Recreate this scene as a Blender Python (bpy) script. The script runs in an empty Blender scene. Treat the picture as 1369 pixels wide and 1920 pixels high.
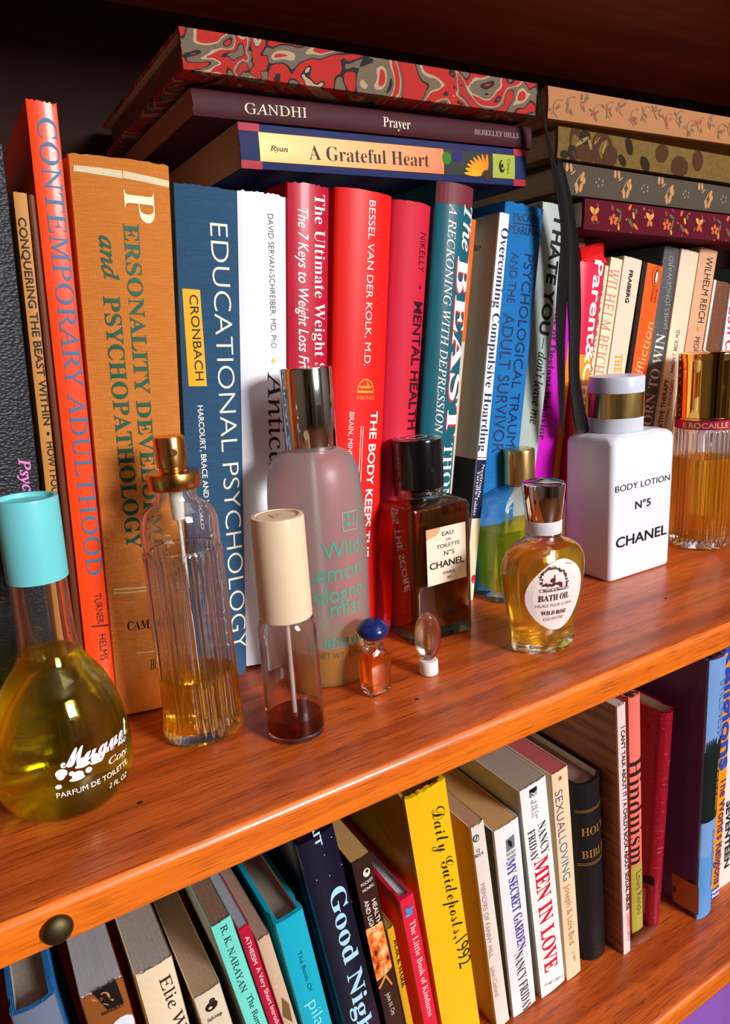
import bpy, bmesh, math, random
from mathutils import Vector, Matrix
from mathutils.bvhtree import BVHTree
random.seed(7)
SC = bpy.context.scene
COL = bpy.context.collection

# ------------------------------------------------------------------ camera
IW, IH, FPX = 1369.0, 1920.0, 1331.0
CAM = Vector((0.0, -0.2292, 0.18))
def _cam_axes():
    a, b, c = (math.radians(v) for v in (30.2, 14.3, 3.4))
    fwd = Vector((math.sin(a)*math.cos(b), math.cos(a)*math.cos(b), -math.sin(b)))
    right = Vector((math.cos(a), -math.sin(a), 0)); down = fwd.cross(right)
    r = right*math.cos(c)+down*math.sin(c); d = -right*math.sin(c)+down*math.cos(c)
    return r, d, fwd
CR, CD, CF = _cam_axes()
cd = bpy.data.cameras.new('camera'); cam = bpy.data.objects.new('camera', cd); COL.objects.link(cam)
cd.sensor_fit = 'VERTICAL'; cd.sensor_height = 24.0; cd.lens = FPX/IH*24.0; cd.clip_start = 0.01
m = Matrix((( CR.x, -CD.x, -CF.x), (CR.y, -CD.y, -CF.y), (CR.z, -CD.z, -CF.z))).to_4x4(); m.translation = CAM
cam.matrix_world = m; SC.camera = cam

# ------------------------------------------------------------------ world, lights, exposure
w = bpy.data.worlds.new('world'); SC.world = w; w.use_nodes = True
w.node_tree.nodes['Background'].inputs[0].default_value = (0.80, 0.84, 1.0, 1)
w.node_tree.nodes['Background'].inputs[1].default_value = 0.10
def area(name, loc, target, sx, sy, power, col):
    l = bpy.data.lights.new(name, 'AREA'); l.shape = 'RECTANGLE'; l.size = sx; l.size_y = sy
    l.energy = power; l.color = col
    o = bpy.data.objects.new(name, l); COL.objects.link(o); o.location = loc
    o.rotation_euler = (Vector(target)-Vector(loc)).to_track_quat('-Z', 'Y').to_euler()
    return o
area('window_light', (1.20, -2.93, 1.08), (0.25, 0.08, 0.02), 0.80, 0.80, 140, (1.0, 0.975, 0.985))
area('ceiling_light', (0.85, -0.95, 1.40), (0.25, 0.1, 0.0), 0.9, 0.6, 5, (1.0, 0.93, 0.86))
SC.view_settings.view_transform = 'Standard'; SC.view_settings.look = 'None'
SC.view_settings.exposure = 0.0; SC.view_settings.gamma = 1.0; SC.view_settings.use_curve_mapping = False
SC.cycles.transparent_max_bounces = 24; SC.cycles.transmission_bounces = 16; SC.cycles.max_bounces = 24; SC.cycles.sample_clamp_indirect = 0; SC.cycles.blur_glossy = .3

# ------------------------------------------------------------------ helpers
def lin(c):
    return tuple(((v/255)/12.92 if v/255 <= 0.04045 else ((v/255+0.055)/1.055)**2.4) for v in c)
def tag(o, label=None, cat=None, group=None, kind=None):
    if label: o['label'] = label
    if cat: o['category'] = cat
    if group: o['group'] = group
    if kind: o['kind'] = kind
    return o
def empty(name, loc=(0, 0, 0), rot=(0, 0, 0)):
    o = bpy.data.objects.new(name, None); COL.objects.link(o); o.location = loc; o.rotation_euler = rot
    o.empty_display_size = 0.01
    return o
def mesh_obj(name, verts, faces, mats, parent=None, midx=None, smooth=False):
    me = bpy.data.meshes.new(name); me.from_pydata(verts, [], faces); me.update()
    if not isinstance(mats, (list, tuple)): mats = [mats]
    for mt in mats: me.materials.append(mt)
    if midx: me.polygons.foreach_set('material_index', midx)
    if smooth: me.polygons.foreach_set('use_smooth', [True]*len(me.polygons))
    o = bpy.data.objects.new(name, me); COL.objects.link(o)
    if parent: o.parent = parent
    return o
def fix_normals(o):
    b = bmesh.new(); b.from_mesh(o.data); bmesh.ops.recalc_face_normals(b, faces=b.faces); b.to_mesh(o.data); b.free()
def smooth_by_angle(o, deg=35):
    o.data.polygons.foreach_set('use_smooth', [True]*len(o.data.polygons))
    b = bmesh.new(); b.from_mesh(o.data); a = math.radians(deg)
    for e in b.edges:
        if len(e.link_faces) == 2 and e.calc_face_angle(0) > a: e.smooth = False
    b.to_mesh(o.data); b.free()
def ray(p):
    return (CR*(p[0]-IW/2) + CD*(p[1]-IH/2) + CF*FPX)

# ------------------------------------------------------------------ materials
class N:
    def __init__(s, name):
        s.m = bpy.data.materials.new(name); s.m.use_nodes = True; s.t = s.m.node_tree; s.b = s.t.nodes['Principled BSDF']
    def n(s, typ, **kw):
        x = s.t.nodes.new(typ)
        for k, v in kw.items(): setattr(x, k, v)
        return x
    def l(s, a, b): s.t.links.new(a, b)
    def coords(s, scale, kind='Object'):
        tc = s.n('ShaderNodeTexCoord'); mp = s.n('ShaderNodeMapping'); s.l(tc.outputs[kind], mp.inputs[0])
        mp.inputs['Scale'].default_value = scale; return mp.outputs[0]
    def noise(s, scale, sc=1.0, detail=4, rough=.5):
        x = s.n('ShaderNodeTexNoise'); s.l(s.coords(scale), x.inputs['Vector'])
        x.inputs['Scale'].default_value = sc; x.inputs['Detail'].default_value = detail; x.inputs['Roughness'].default_value = rough
        return x.outputs['Fac']
    def ramp(s, fac, stops, interp='LINEAR'):
        r = s.n('ShaderNodeValToRGB'); r.color_ramp.interpolation = interp
        e = r.color_ramp.elements
        while len(e) > 1: e.remove(e[-1])
        e[0].position = stops[0][0]; e[0].color = (*stops[0][1], 1)
        for p, c in stops[1:]:
            k = e.new(p); k.color = (*c, 1)
        s.l(fac, r.inputs[0]); return r.outputs[0]
    def mixc(s, a, b, fac, mode='MIX'):
        x = s.n('ShaderNodeMix', data_type='RGBA', blend_type=mode)
        for i, v in ((6, a), (7, b)):
            if isinstance(v, tuple): x.inputs[i].default_value = (*v, 1)
            else: s.l(v, x.inputs[i])
        if isinstance(fac, float): x.inputs[0].default_value = fac
        else: s.l(fac, x.inputs[0])
        return x.outputs[2]
    def bump(s, h, dist, strength=1.0):
        x = s.n('ShaderNodeBump'); x.inputs['Strength'].default_value = strength; x.inputs['Distance'].default_value = dist
        s.l(h, x.inputs['Height']); s.l(x.outputs[0], s.b.inputs['Normal'])
_mc = {}
def mat(rgb, rough=.45, kind='plain', metal=0.0, coat=0.0, var=.12, name='surface'):
    key = (rgb, rough, kind, metal, coat, var)
    if key in _mc: return _mc[key]
    M = N(name); c = lin(rgb); b = M.b
    b.inputs['Roughness'].default_value = rough; b.inputs['Metallic'].default_value = metal; b.inputs['Specular IOR Level'].default_value = .22
    if coat: b.inputs['Coat Weight'].default_value = coat; b.inputs['Coat Roughness'].default_value = .12
    dark = tuple(v*(1-var) for v in c); lite = tuple(min(1, v*(1+var)) for v in c)
    if kind == 'cloth':
        wv = M.n('ShaderNodeTexWave'); wv.bands_direction = 'X'; M.l(M.coords((1500, 1500, 1500)), wv.inputs[0]); wv.inputs['Distortion'].default_value = 1.2
        wz = M.n('ShaderNodeTexWave'); wz.bands_direction = 'Z'; M.l(M.coords((1500, 1500, 1500)), wz.inputs[0]); wz.inputs['Distortion'].default_value = 1.2
        for q in (wv, wz): q.inputs['Scale'].default_value = .32
        ad = M.n('ShaderNodeMath', operation='ADD'); M.l(wv.outputs['Fac'], ad.inputs[0]); M.l(wz.outputs['Fac'], ad.inputs[1])
        hf = M.n('ShaderNodeMath', operation='MULTIPLY'); M.l(ad.outputs[0], hf.inputs[0]); hf.inputs[1].default_value = .5
        th = M.noise((60, 900, 2200), 1, 3)
        cc = M.ramp(hf.outputs[0], [(0.1, tuple(v*.72 for v in c)), (.85, tuple(min(1, v*1.2) for v in c))])
        cc = M.mixc(cc, M.ramp(th, [(.35, tuple(v*.75 for v in c)), (.7, tuple(min(1, v*1.35) for v in c))]), .35)
        M.l(cc, b.inputs['Base Color']); M.bump(hf.outputs[0], .00025)
    elif kind == 'leather':
        v = M.n('ShaderNodeTexVoronoi'); M.l(M.coords((620, 620, 1000)), v.inputs['Vector']); v.inputs['Scale'].default_value = 1
        M.l(M.ramp(v.outputs['Distance'], [(0, lite), (1, dark)]), b.inputs['Base Color']); M.bump(v.outputs['Distance'], .0004, .6)
    elif kind == 'paper':
        f = M.noise((300, 300, 300), 1, 5); g = M.noise((25, 25, 25), 1, 4)
        cc = M.mixc(M.ramp(f, [(.3, dark), (.7, lite)]), M.ramp(g, [(.3, dark), (.7, c)]), .5)
        M.l(cc, b.inputs['Base Color']); M.bump(f, .00008)
    else:
        g = M.noise((40, 40, 40), 1, 3)
        M.l(M.ramp(g, [(.3, dark), (.7, c)]), b.inputs['Base Color'])
        if kind == 'worn':
            f = M.noise((180, 180, 700), 1, 6, .7)
            M.l(M.mixc(M.ramp(g, [(.3, dark), (.7, c)]), tuple(min(1, v*1.2+.25) for v in c), M.ramp(f, [(.60, (0, 0, 0)), (.72, (1, 1, 1))])), b.inputs['Base Color'])
            M.bump(f, .0002)
    _mc[key] = M.m; return M.m
def page_mat(rgb, speck=.2):
    key = ('pg', rgb, speck)
    if key in _mc: return _mc[key]
    M = N('page_edges'); c = lin(rgb)
    ln = M.noise((2600, 9, 9), 1, 3, .6); sp = M.noise((650, 650, 650), 1, 5, .7); gd = M.noise((20, 20, 20), 1, 3)
    a = M.ramp(ln, [(.3, tuple(v*.74 for v in c)), (.6, tuple(min(1, v*1.08) for v in c))])
    bb = M.ramp(sp, [(.35, tuple(v*(1-speck*2) for v in c)), (.6, c)])
    M.l(M.mixc(M.mixc(a, bb, .5), M.ramp(gd, [(.3, tuple(v*.85 for v in c)), (.7, c)]), .35), M.b.inputs['Base Color'])
    M.b.inputs['Roughness'].default_value = .85; M.bump(ln, .00015)
    _mc[key] = M.m; return M.m
def wood_mat(name, c0, c1, rough=.32, dark=.25, coat=.35):
    M = N(name)
    big = M.noise((3.2, 34, 34), 1, 6, .62); fine = M.noise((26, 620, 620), 1, 4, .65); pore = M.noise((55, 1500, 1500), 1, 2, .5)
    wv = M.n('ShaderNodeTexWave'); wv.bands_direction = 'Y'; M.l(M.coords((.9, 9, 9)), wv.inputs[0]); wv.inputs['Scale'].default_value = 1.6; wv.inputs['Distortion'].default_value = 9; wv.inputs['Detail'].default_value = 3; wv.inputs['Detail Scale'].default_value = 1.6
    a = M.ramp(big, [(.28, c0), (.50, c1), (.72, tuple(v*.75 for v in c1))])
    a = M.mixc(a, c0, M.ramp(wv.outputs['Fac'], [(.55, (0, 0, 0)), (.97, (.42, .42, .42))]))
    a = M.mixc(a, tuple(v*.42 for v in c0), M.ramp(fine, [(.50, (0, 0, 0)), (.75, (dark*1.1,)*3)]))
    a = M.mixc(a, tuple(v*.22 for v in c0), M.ramp(pore, [(.56, (0, 0, 0)), (.66, (dark*1.2,)*3)]))
    M.l(a, M.b.inputs['Base Color']); M.b.inputs['Roughness'].default_value = rough
    M.b.inputs['Coat Weight'].default_value = coat; M.b.inputs['Coat Roughness'].default_value = .18
    M.bump(fine, .00012, .6); return M.m
def glass_mat(name, tint=(1, 1, 1), rough=0.0, ior=1.48, clear=.35):
    M = N(name); t = M.t; t.nodes.remove(M.b); out = t.nodes['Material Output']
    g = M.n('ShaderNodeBsdfGlass'); g.inputs['Color'].default_value = (*tint, 1); g.inputs['Roughness'].default_value = rough; g.inputs['IOR'].default_value = ior
    tr = M.n('ShaderNodeBsdfTransparent'); tr.inputs['Color'].default_value = (*tint, 1)
    mx = M.n('ShaderNodeMixShader'); mx.inputs[0].default_value = clear
    M.l(g.outputs[0], mx.inputs[1]); M.l(tr.outputs[0], mx.inputs[2]); M.l(mx.outputs[0], out.inputs['Surface'])
    return M.m
def metal_mat(name, rgb, rough=.12, brushed=False):
    M = N(name); b = M.b; b.inputs['Metallic'].default_value = 1; b.inputs['Base Color'].default_value = (*lin(rgb), 1); b.inputs['Roughness'].default_value = rough
    f = M.noise((120, 120, 25), 1, 4)
    r = M.n('ShaderNodeMapRange'); M.l(f, r.inputs[0]); r.inputs[3].default_value = rough*.6; r.inputs[4].default_value = rough*1.7; M.l(r.outputs[0], b.inputs['Roughness'])
    if brushed: M.bump(M.noise((900, 900, 20), 1, 2), .00004)
    return M.m
WOOD = wood_mat('oiled_teak', (.27, .034, .004), (.64, .118, .015), .36, .55)
WOODF = wood_mat('teak_front_lit', (.50, .070, .003), (.88, .19, .008), .38, .40)  # same teak, brighter: light on the front edges put into its colour
WOODU = wood_mat('teak_underside_shaded', (.20, .035, .010), (.34, .07, .018), .5)  # teak darkened in colour for the shade beneath the upper shelf
WOODB = wood_mat('teak_back_shaded', (.018, .005, .003), (.030, .008, .004), .95, coat=0)  # near-black teak: shade of the deep recess is painted into the colour

# ------------------------------------------------------------------ bookcase
BC = tag(empty('bookcase', (0.3, 0, -0.52)), 'reddish orange teak bookcase whose open shelves carry the books and bottles', 'bookcase')
def shelf(name, zt, th, y0, y1, x0, x1, mt, mf):
    r = .0042; pts = [(y1, zt)]
    pts += [(y0+r-r*math.sin(a), zt-r+r*math.cos(a)) for a in [math.pi/2*i/8 for i in range(9)]]
    r2 = .0015
    pts += [(y0+r2-r2*math.cos(a), zt-th+r2-r2*math.sin(a)) for a in [math.pi/2*i/4 for i in range(5)]]
    pts += [(y1, zt-th)]
    V = []; n = len(pts)
    for x in (x0, x1): V += [(x-.3, y, z+.52) for y, z in pts]
    F = [(i, i+n, (i+1) % n+n, (i+1) % n) for i in range(n)]; mi = [1 if 4 <= i <= 13 else 0 for i in range(n)]
    F += [tuple(range(n-1, -1, -1)), tuple(range(n, 2*n))]; mi += [0, 0]
    o = mesh_obj(name, V, F, [mt, mf], BC, mi); fix_normals(o); smooth_by_angle(o, 30); return o
shelf('shelf', 0, .01665, 0, .285, -.22, .80, WOOD, WOODF)
shelf('shelf', -.262, .0166, -.004, .285, -.22, .80, WOOD, WOODF)
shelf('shelf', .4056, .0166, 0, .285, -.22, .80, WOODU, WOODF)
shelf('shelf', -.503, .0166, 0, .285, -.22, .80, WOOD, WOODF)
def box(name, a, b, mt, parent=None, off=(0, 0, 0)):
    x0, y0, z0 = (a[i]-off[i] for i in range(3)); x1, y1, z1 = (b[i]-off[i] for i in range(3))
    V = [(x, y, z) for x in (x0, x1) for y in (y0, y1) for z in (z0, z1)]
    F = [(0, 1, 3, 2), (4, 6, 7, 5), (0, 4, 5, 1), (2, 3, 7, 6), (0, 2, 6, 4), (1, 5, 7, 3)]
    return mesh_obj(name, V, F, mt, parent)
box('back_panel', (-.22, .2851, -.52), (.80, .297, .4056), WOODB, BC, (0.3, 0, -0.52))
def side_panel(x0, x1): box('side_panel', (x0, .0, -.52), (x1, .297, .4056), WOOD, BC, (0.3, 0, -0.52))
side_panel(-.24, -.2201); side_panel(.8001, .82)
# dark domed nail head on the front edge of the middle shelf
def lathe(name, prof, mats, parent=None, n=48, loc=(0, 0, 0), mi=None, axis='z', caps=True, flute=None, ell=None):
    V, F, I = [], [], []
    for k, (z, r) in enumerate(prof):
        for i in range(n):
            a = 2*math.pi*i/n; rr = r
            if flute: rr = r*(1-flute[1]*(1-abs(math.cos(a*flute[0]/2)))) if flute[2] <= k <= flute[3] else r
            rx, ry = (rr, rr) if not ell else (rr, rr*ell)
            V.append((rx*math.cos(a)+loc[0], ry*math.sin(a)+loc[1], z+loc[2]))
    for k in range(len(prof)-1):
        for i in range(n):
            j = (i+1) % n; F.append((k*n+i, k*n+j, (k+1)*n+j, (k+1)*n+i)); I.append(mi[k] if mi else 0)
    if caps:
        F.append(tuple(range(n-1, -1, -1))); I.append(mi[0] if mi else 0)
        F.append(tuple(range((len(prof)-1)*n, len(prof)*n))); I.append(mi[-1] if mi else 0)
    if axis == '-y': V = [(x, -z, y) for x, y, z in V]
    o = mesh_obj(name, V, F, mats, parent, I); smooth_by_angle(o, 40); return o
BRZ = metal_mat('aged_bronze', (96, 84, 56), .42)
k = lathe('nail_head', [(0, .0052), (.0009, .0053), (.0022, .0046), (.0032, .0030), (.0037, .0010)], BRZ, BC, 32, axis='-y')
k.location = (.0032-.3, 0, -.0098+.52)
for i, (x, y) in enumerate(((.0415, .0375), (.3832, .0471), (.1791, .038))):
    d = lathe('nail_hole', [(0.00002, .0012), (.00012, .0010), (.00006, .0006)], mat((48, 18, 8), .8), BC, 14, ell=.7); d.location = (x-.3, y, .52)

# ------------------------------------------------------------------ the room behind the camera
def wall(name, a, b, rgb, rough=.8):
    o = box(name, a, b, mat(rgb, rough, 'paper', var=.05)); o['kind'] = 'structure'; return o
wall('wall_front', (-1.9, .30, -1.25), (2.6, .42, 1.75), (90, 80, 70))
wall('wall_left', (-2.0, -3.0, -1.25), (-1.9, .42, 1.75), (110, 96, 84)); wall('wall_right', (2.6, -3.0, -1.25), (2.7, .42, 1.75), (120, 110, 100))
wall('floor', (-2.0, -3.1, -1.35), (2.7, .42, -1.25), (96, 58, 34), .4); wall('ceiling', (-2.0, -3.1, 1.75), (2.7, .42, 1.85), (150, 146, 140))
for nm, a_, b_ in (('wall_back', (-2.0, -3.1, -1.25), (.75, -3.0, 1.75)), ('wall_back', (1.95, -3.1, -1.25), (2.7, -3.0, 1.75)), ('wall_back', (.75, -3.1, -1.25), (1.95, -3.0, -.1)), ('wall_back', (.75, -3.1, 1.5), (1.95, -3.0, 1.75))): wall(nm, a_, b_, (120, 112, 104))
for nm, a_, b_ in (('trim_1', (.68, -3.0, -.17), (.75, -2.97, 1.57)), ('trim_2', (1.95, -3.0, -.17), (2.02, -2.97, 1.57)), ('trim_3', (.75, -3.0, -.17), (1.95, -2.97, -.1)), ('trim_4', (.75, -3.0, 1.5), (1.95, -2.97, 1.57)), ('trim_5', (1.33, -3.02, -.1), (1.37, -2.98, 1.5)), ('trim_6', (.75, -3.02, .68), (1.95, -2.98, .72))): wall(nm, a_, b_, (236, 234, 228), .4)

for i in range(5):                         # unseen pale strips and a dark panel, added to streak the chrome reflections
    for sx in (.34+.07*i, 2.04+.07*i): wall('reflection_fold', (sx, -2.96+.02*(i % 2), -1.2), (sx+.05, -2.90+.02*(i % 2), 1.6), (214, 206, 192))
wall('reflection_panel', (-1.2, -3.0, -1.25), (-.35, -2.96, .85), (60, 32, 20), .4)  # added out of view to give the chrome caps a dark band
for q_ in (-1.27, -.35): wall('reflection_strip', (q_, -3.0, -1.25), (q_+.07, -2.95, .92), (220, 214, 204), .4)  # pale uprights added beside it for the same reflections

# ------------------------------------------------------------------ text
def sb(s): return ''.join(chr(0x1D400+ord(c)-65) if 'A' <= c <= 'Z' else chr(0x1D41A+ord(c)-97) if 'a' <= c <= 'z' else chr(0x1D7CE+ord(c)-48) if '0' <= c <= '9' else c for c in s)
def si(s): return ''.join(chr(0x1D434+ord(c)-65) if 'A' <= c <= 'Z' else ('\u210e' if c == 'h' else chr(0x1D44E+ord(c)-97)) if 'a' <= c <= 'z' else c for c in s)
def ss(s): return ''.join(chr(0x1D4D0+ord(c)-65) if 'A' <= c <= 'Z' else chr(0x1D4EA+ord(c)-97) if 'a' <= c <= 'z' else c for c in s)
# styles: (transform, curve offset, shear, cap height)
ST = {'sans': (str, 0, 0), 'thin': (str, -.012, 0), 'bold': (str, .018, 0), 'heavy': (str, .032, 0), 'obl': (str, .008, .28),
      'serif': (sb, -.007, 0), 'serifb': (sb, .004, 0), 'seriflight': (si, .002, -.24), 'ital': (si, .004, 0), 'italb': (si, .016, 0), 'script': (ss, -.006, 0), 'scriptb': (ss, .012, 0)}
_tc = {}; _ch = {}
def text_mesh(s, style):
    key = (s, style)
    if key in _tc: return _tc[key]
    f, off, sh = ST[style]
    c = bpy.data.curves.new('t', 'FONT'); c.body = f(s); c.offset = off; c.shear = sh; c.resolution_u = 4
    o = bpy.data.objects.new('t', c); COL.objects.link(o)
    dg = bpy.context.evaluated_depsgraph_get(); me = bpy.data.meshes.new_from_object(o.evaluated_get(dg))
    V = [(v.co.x, v.co.y) for v in me.vertices]; F = [tuple(p.vertices) for p in me.polygons]
    bpy.data.objects.remove(o); bpy.data.curves.remove(c); bpy.data.meshes.remove(me)
    _tc[key] = (V, F); return V, F
def cap_h(style):
    if style not in _ch:
        V, _ = text_mesh('H', style); _ch[style] = (min(v[1] for v in V), max(v[1] for v in V))
    return _ch[style]
def layout(s, style, a, b, h):
    """glyphs laid along a->b (2D), cap height h, centre line on a->b ; up = left of direction"""
    V, F = text_mesh(s, style); lo, hi = cap_h(style)
    x0 = min(v[0] for v in V); x1 = max(v[0] for v in V)
    a = Vector(a); b = Vector(b); d = b-a; u = Vector((-d.y, d.x)).normalized()
    return [tuple(a+d*((v[0]-x0)/(x1-x0)) + u*((v[1]-(lo+hi)/2)/(hi-lo)*h)) for v in V], F
def slice_mesh(P, F, n, lo, hi):
    """cut 2D polygons along the first axis so that they can bend round a curved surface"""
    b = bmesh.new(); vs = [b.verts.new((p[0], p[1], 0)) for p in P]
    for f in F:
        try: b.faces.new([vs[i] for i in f])
        except ValueError: pass
    for k in range(1, n):
        x = lo+(hi-lo)*k/n
        bmesh.ops.bisect_plane(b, geom=b.verts[:]+b.edges[:]+b.faces[:], plane_co=(x, 0, 0), plane_no=(1, 0, 0))
    b.verts.index_update(); P2 = [(v.co.x, v.co.y) for v in b.verts]; F2 = [tuple(v.index for v in f.verts) for f in b.faces]
    b.free(); return P2, F2

# ------------------------------------------------------------------ books
class Book:
    """local frame: x across the spine, y into the shelf, z up the spine"""
    def __init__(s, name, x0, x1, zt, lean, y, thb, z0=0.0, depth=.15, bulge=.0012, hard=False, cover=None, spine=None,
                 pages=(214, 200, 176), label='', cat='book', group=None, lying=None, speck=.15, rec=None, board=None, pagez=None, pname='pages', cname='cover', wear=0):
        s.th1 = (x1-x0) if not lying else lying[1]; s.thb = thb if not lying else lying[1]
        if lying:                                    # (length, thickness); x0 left end, zt = bottom, lean = tilt down to the right
            L, T = lying; th = -(math.pi/2-math.radians(lean)); s.a = th; s.h = L
            s.o = Vector((x0+L*math.cos(math.radians(lean)), y, zt-L*math.sin(math.radians(lean))))
        else:
            th = math.radians(lean); s.a = th
            c, n = math.cos(th), math.sin(th)
            mid = (s.th1-s.thb)/2*0
            oz = z0+(s.thb*n if lean > 0 else 0)
            s.h = (zt+z0-oz)/c
            s.th1 = (x1-x0)/c if not lying else s.th1
            s.o = Vector((x0-s.h*n, y, oz))
        s.y = y; s.depth = depth; s.b = bulge
        s.root = empty(name, s.o, (0, s.a, 0)); tag(s.root, label, cat, group)
        s.build(hard, cover, spine, pages, speck, rec, pname, cname, wear, board)
    def th(s, z): return s.thb+(s.th1-s.thb)*z/s.h
    def sy(s, u, z):
        t = s.th(z); q = 2*u/t-1
        return -s.b*max(0, 1-abs(q)**2.2)
    def section(s, z, inset, hard):
        """outer U outline (x,y) and inner one"""
        t = s.th(z); r = min(.0014, t*.12); pts = []; n = 18
        pts.append((0, s.depth))
        if hard: pts += [(0, .0105), (.0011, .0075), (.0004, .0045)]
        pts.append((0, r))
        for i in range(n+1):
            u = r*.35+(t-2*r*.35)*i/n; pts.append((u, s.sy(u, z)))
        pts.append((t, r))
        if hard: pts += [(t-.0004, .0045), (t-.0011, .0075), (t, .0105)]
        pts.append((t, s.depth)); return pts
    def build(s, hard, cover, spine, pages, speck, rec, pname, cname, wear, board):
        ct = .0024 if hard else .0005; rz = random.Random(int(s.o.x*1e5))
        levels = [0, s.h*.33, s.h*.66, s.h-.002, s.h] ; V, F, I = [], [], []
        rings = []
        for z in levels:
            o = s.section(z, 0, hard); t = s.th(z); n = len(o); inn = []
            for k, (x, y) in enumerate(o):
                q = min(max(x, ct), t-ct); yy = y+ct if (0 < k < n-1) else y
                if 0 < k < n-1: yy = max(yy, y+ct)
                inn.append((q, min(yy, s.depth)))
            rings.append((o, inn))
        n = len(rings[0][0]); W = wear or (.0003 if not hard else .00025)
        for li, z in enumerate(levels):
            for part in rings[li]:
                for k, (x, y) in enumerate(part):
                    dz = 0
                    if li in (0, len(levels)-1): dz = (rz.uniform(-W, W*.3) if li else rz.uniform(0, W*.4))
                    V.append((x, y, z+dz))
        L = 2*n
        for li in range(len(levels)-1):
            for k in range(n-1):
                a = li*L+k; F.append((a, a+1, a+1+L, a+L)); I.append(1 if (n//2-11 < k < n//2+10) else 0)
                a = li*L+n+k; F.append((a+1, a, a+L, a+1+L)); I.append(2)
            for k in (0, n-1):
                a = li*L+k; F.append((a, a+n, a+n+L, a+L)); I.append(0)
        for li, fl in ((0, 0), (len(levels)-1, 1)):
            for k in range(n-1):
                a = li*L+k; q = (a, a+1, a+1+n, a+n); F.append(q if fl else q[::-1]); I.append(1 if not hard else 0)
        cover = cover or mat((200, 200, 200))
        s.cover = mesh_obj(cname, V, F, [cover, spine or cover, board or mat((205, 196, 180), .8, 'paper')], s.root, I); fix_normals(s.cover); smooth_by_angle(s.cover, 50)
        # page block
        rz_ = rec if rec is not None else (.0035 if hard else .0004); fr = .0030 if hard else .0004
        V = []; F = []; g = .00005; m = 7
        pm = page_mat(pages, speck)
        for z in ((.003 if hard else .0004), s.h-rz_):
            t = s.th(z); a0 = ct+g; a1 = t-ct-g
            fp = [(a0, s.depth-(.004 if hard else .0006))]
            for i in range(m+1):
                u = a0+(a1-a0)*i/m; fp.append((u, s.sy(u, z)+ct+fr*.5+.0002 if not hard else s.sy(u, z)*.8+ct+fr))
            fp.append((a1, s.depth-(.004 if hard else .0006)))
            V += [(x, y, z) for x, y in fp]
        n = len(V)//2
        F = [(i, (i+1) % n, (i+1) % n+n, i+n) for i in range(n)]+[tuple(range(n-1, -1, -1)), tuple(range(n, 2*n))]
        s.pages = mesh_obj(pname, V, F, pm, s.root); fix_normals(s.pages)
    # ---- mapping from a picture point to spine (u, z) or to the left cover (y, z)
    def uz(s, p):
        d = ray(p); t = (s.y-CAM.y)/d.y; P = CAM+d*t-s.o
        c, n = math.cos(s.a), math.sin(s.a)
        return Vector((P.x*c-P.z*n, P.x*n+P.z*c))
    def print2d(s, P, F, mt, name, off=.00022, label=None):
        P, F = slice_mesh(P, F, 18, 0, max(s.thb, s.th1))
        P = [(min(max(x, .0003), s.th(z)-.0003), z) for x, z in P]
        V = [(x, s.sy(x, z)-off, z) for x, z in P]
        o = mesh_obj(name, V, F, mt, s.root)
        if label: o['label'] = label
        return o
    def text(s, txt, style, rgb, p0, p1, hpx, name='lettering', rough=.5, metal=0, off=.00022, both=None, ua=None):
        a, b = s.uz(p0), s.uz(p1)
        q = (p0[0]+p1[0])/2, (p0[1]+p1[1])/2
        d = Vector((p1[0]-p0[0], p1[1]-p0[1])).normalized()
        vert = abs(d.y) > abs(d.x)
        if vert: h = abs((s.uz((q[0]+hpx/2, q[1]))-s.uz((q[0]-hpx/2, q[1])))[0 if s.h > .05 and abs(s.a) < 1 else 1])
        else: h = (s.uz((q[0], q[1]+hpx/2))-s.uz((q[0], q[1]-hpx/2))).length
        P, F = layout(txt, style, a, b, h)
        return s.print2d(P, F, mat(rgb, rough, metal=metal, var=.05), name, off)
    def patch(s, pts, rgb, name='printed_panel', off=.00012, rough=.5, kind='plain', mt=None, px=True):
        P = [tuple(s.uz(p)) if px else p for p in pts]
        return s.print2d(P, [tuple(range(len(P)))], mt or mat(rgb, rough, kind), name, off)
    def band(s, za, zb, rgb, name='band', off=.00012, u0=0, u1=1, mt=None, rough=.5, kind='plain', metal=0):
        """band across the whole spine between heights (fractions of u)"""
        P = []; n = 12
        for i in range(n+1):
            t = u0+(u1-u0)*i/n
            P.append((t*s.th(za)+.0, za))
        for i in range(n, -1, -1):
            t = u0+(u1-u0)*i/n; P.append((t*s.th(zb), zb))
        F = [(i, i+1, 2*n-i, 2*n+1-i) for i in range(n)]
        V = [(min(max(x, .0002), s.th(z)-.0002), s.sy(x, z)-off, z) for x, z in P]
        return mesh_obj(name, V, F, mt or mat(rgb, rough, kind, metal=metal), s.root)
    def blobs(s, items, name='printed_pattern', off=.0002):
        """ellipses (u, z, ru, rz, angle, rgb) in one printed pattern"""
        V, F, I, mats, idx = [], [], [], [], {}
        for u, z, ru, rv, an, rgb in items:
            if rgb not in idx: idx[rgb] = len(mats); mats.append(mat(rgb, .8, 'paper'))
            n = 12; base = len(V); ca, sa = math.cos(an), math.sin(an)
            for i in range(n):
                a = 2*math.pi*i/n; x = ru*math.cos(a); y = rv*math.sin(a)
                uu = min(max(u+x*ca-y*sa, .0004), s.th1-.0004); zz = min(max(z+x*sa+y*ca, .0006), s.h-.0006)
                V.append((uu, s.sy(uu, zz)-off-.00001*(len(F) % 9), zz))
            F.append(tuple(range(base, base+n))); I.append(idx[rgb])
        return mesh_obj(name, V, F, mats, s.root, I)
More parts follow.
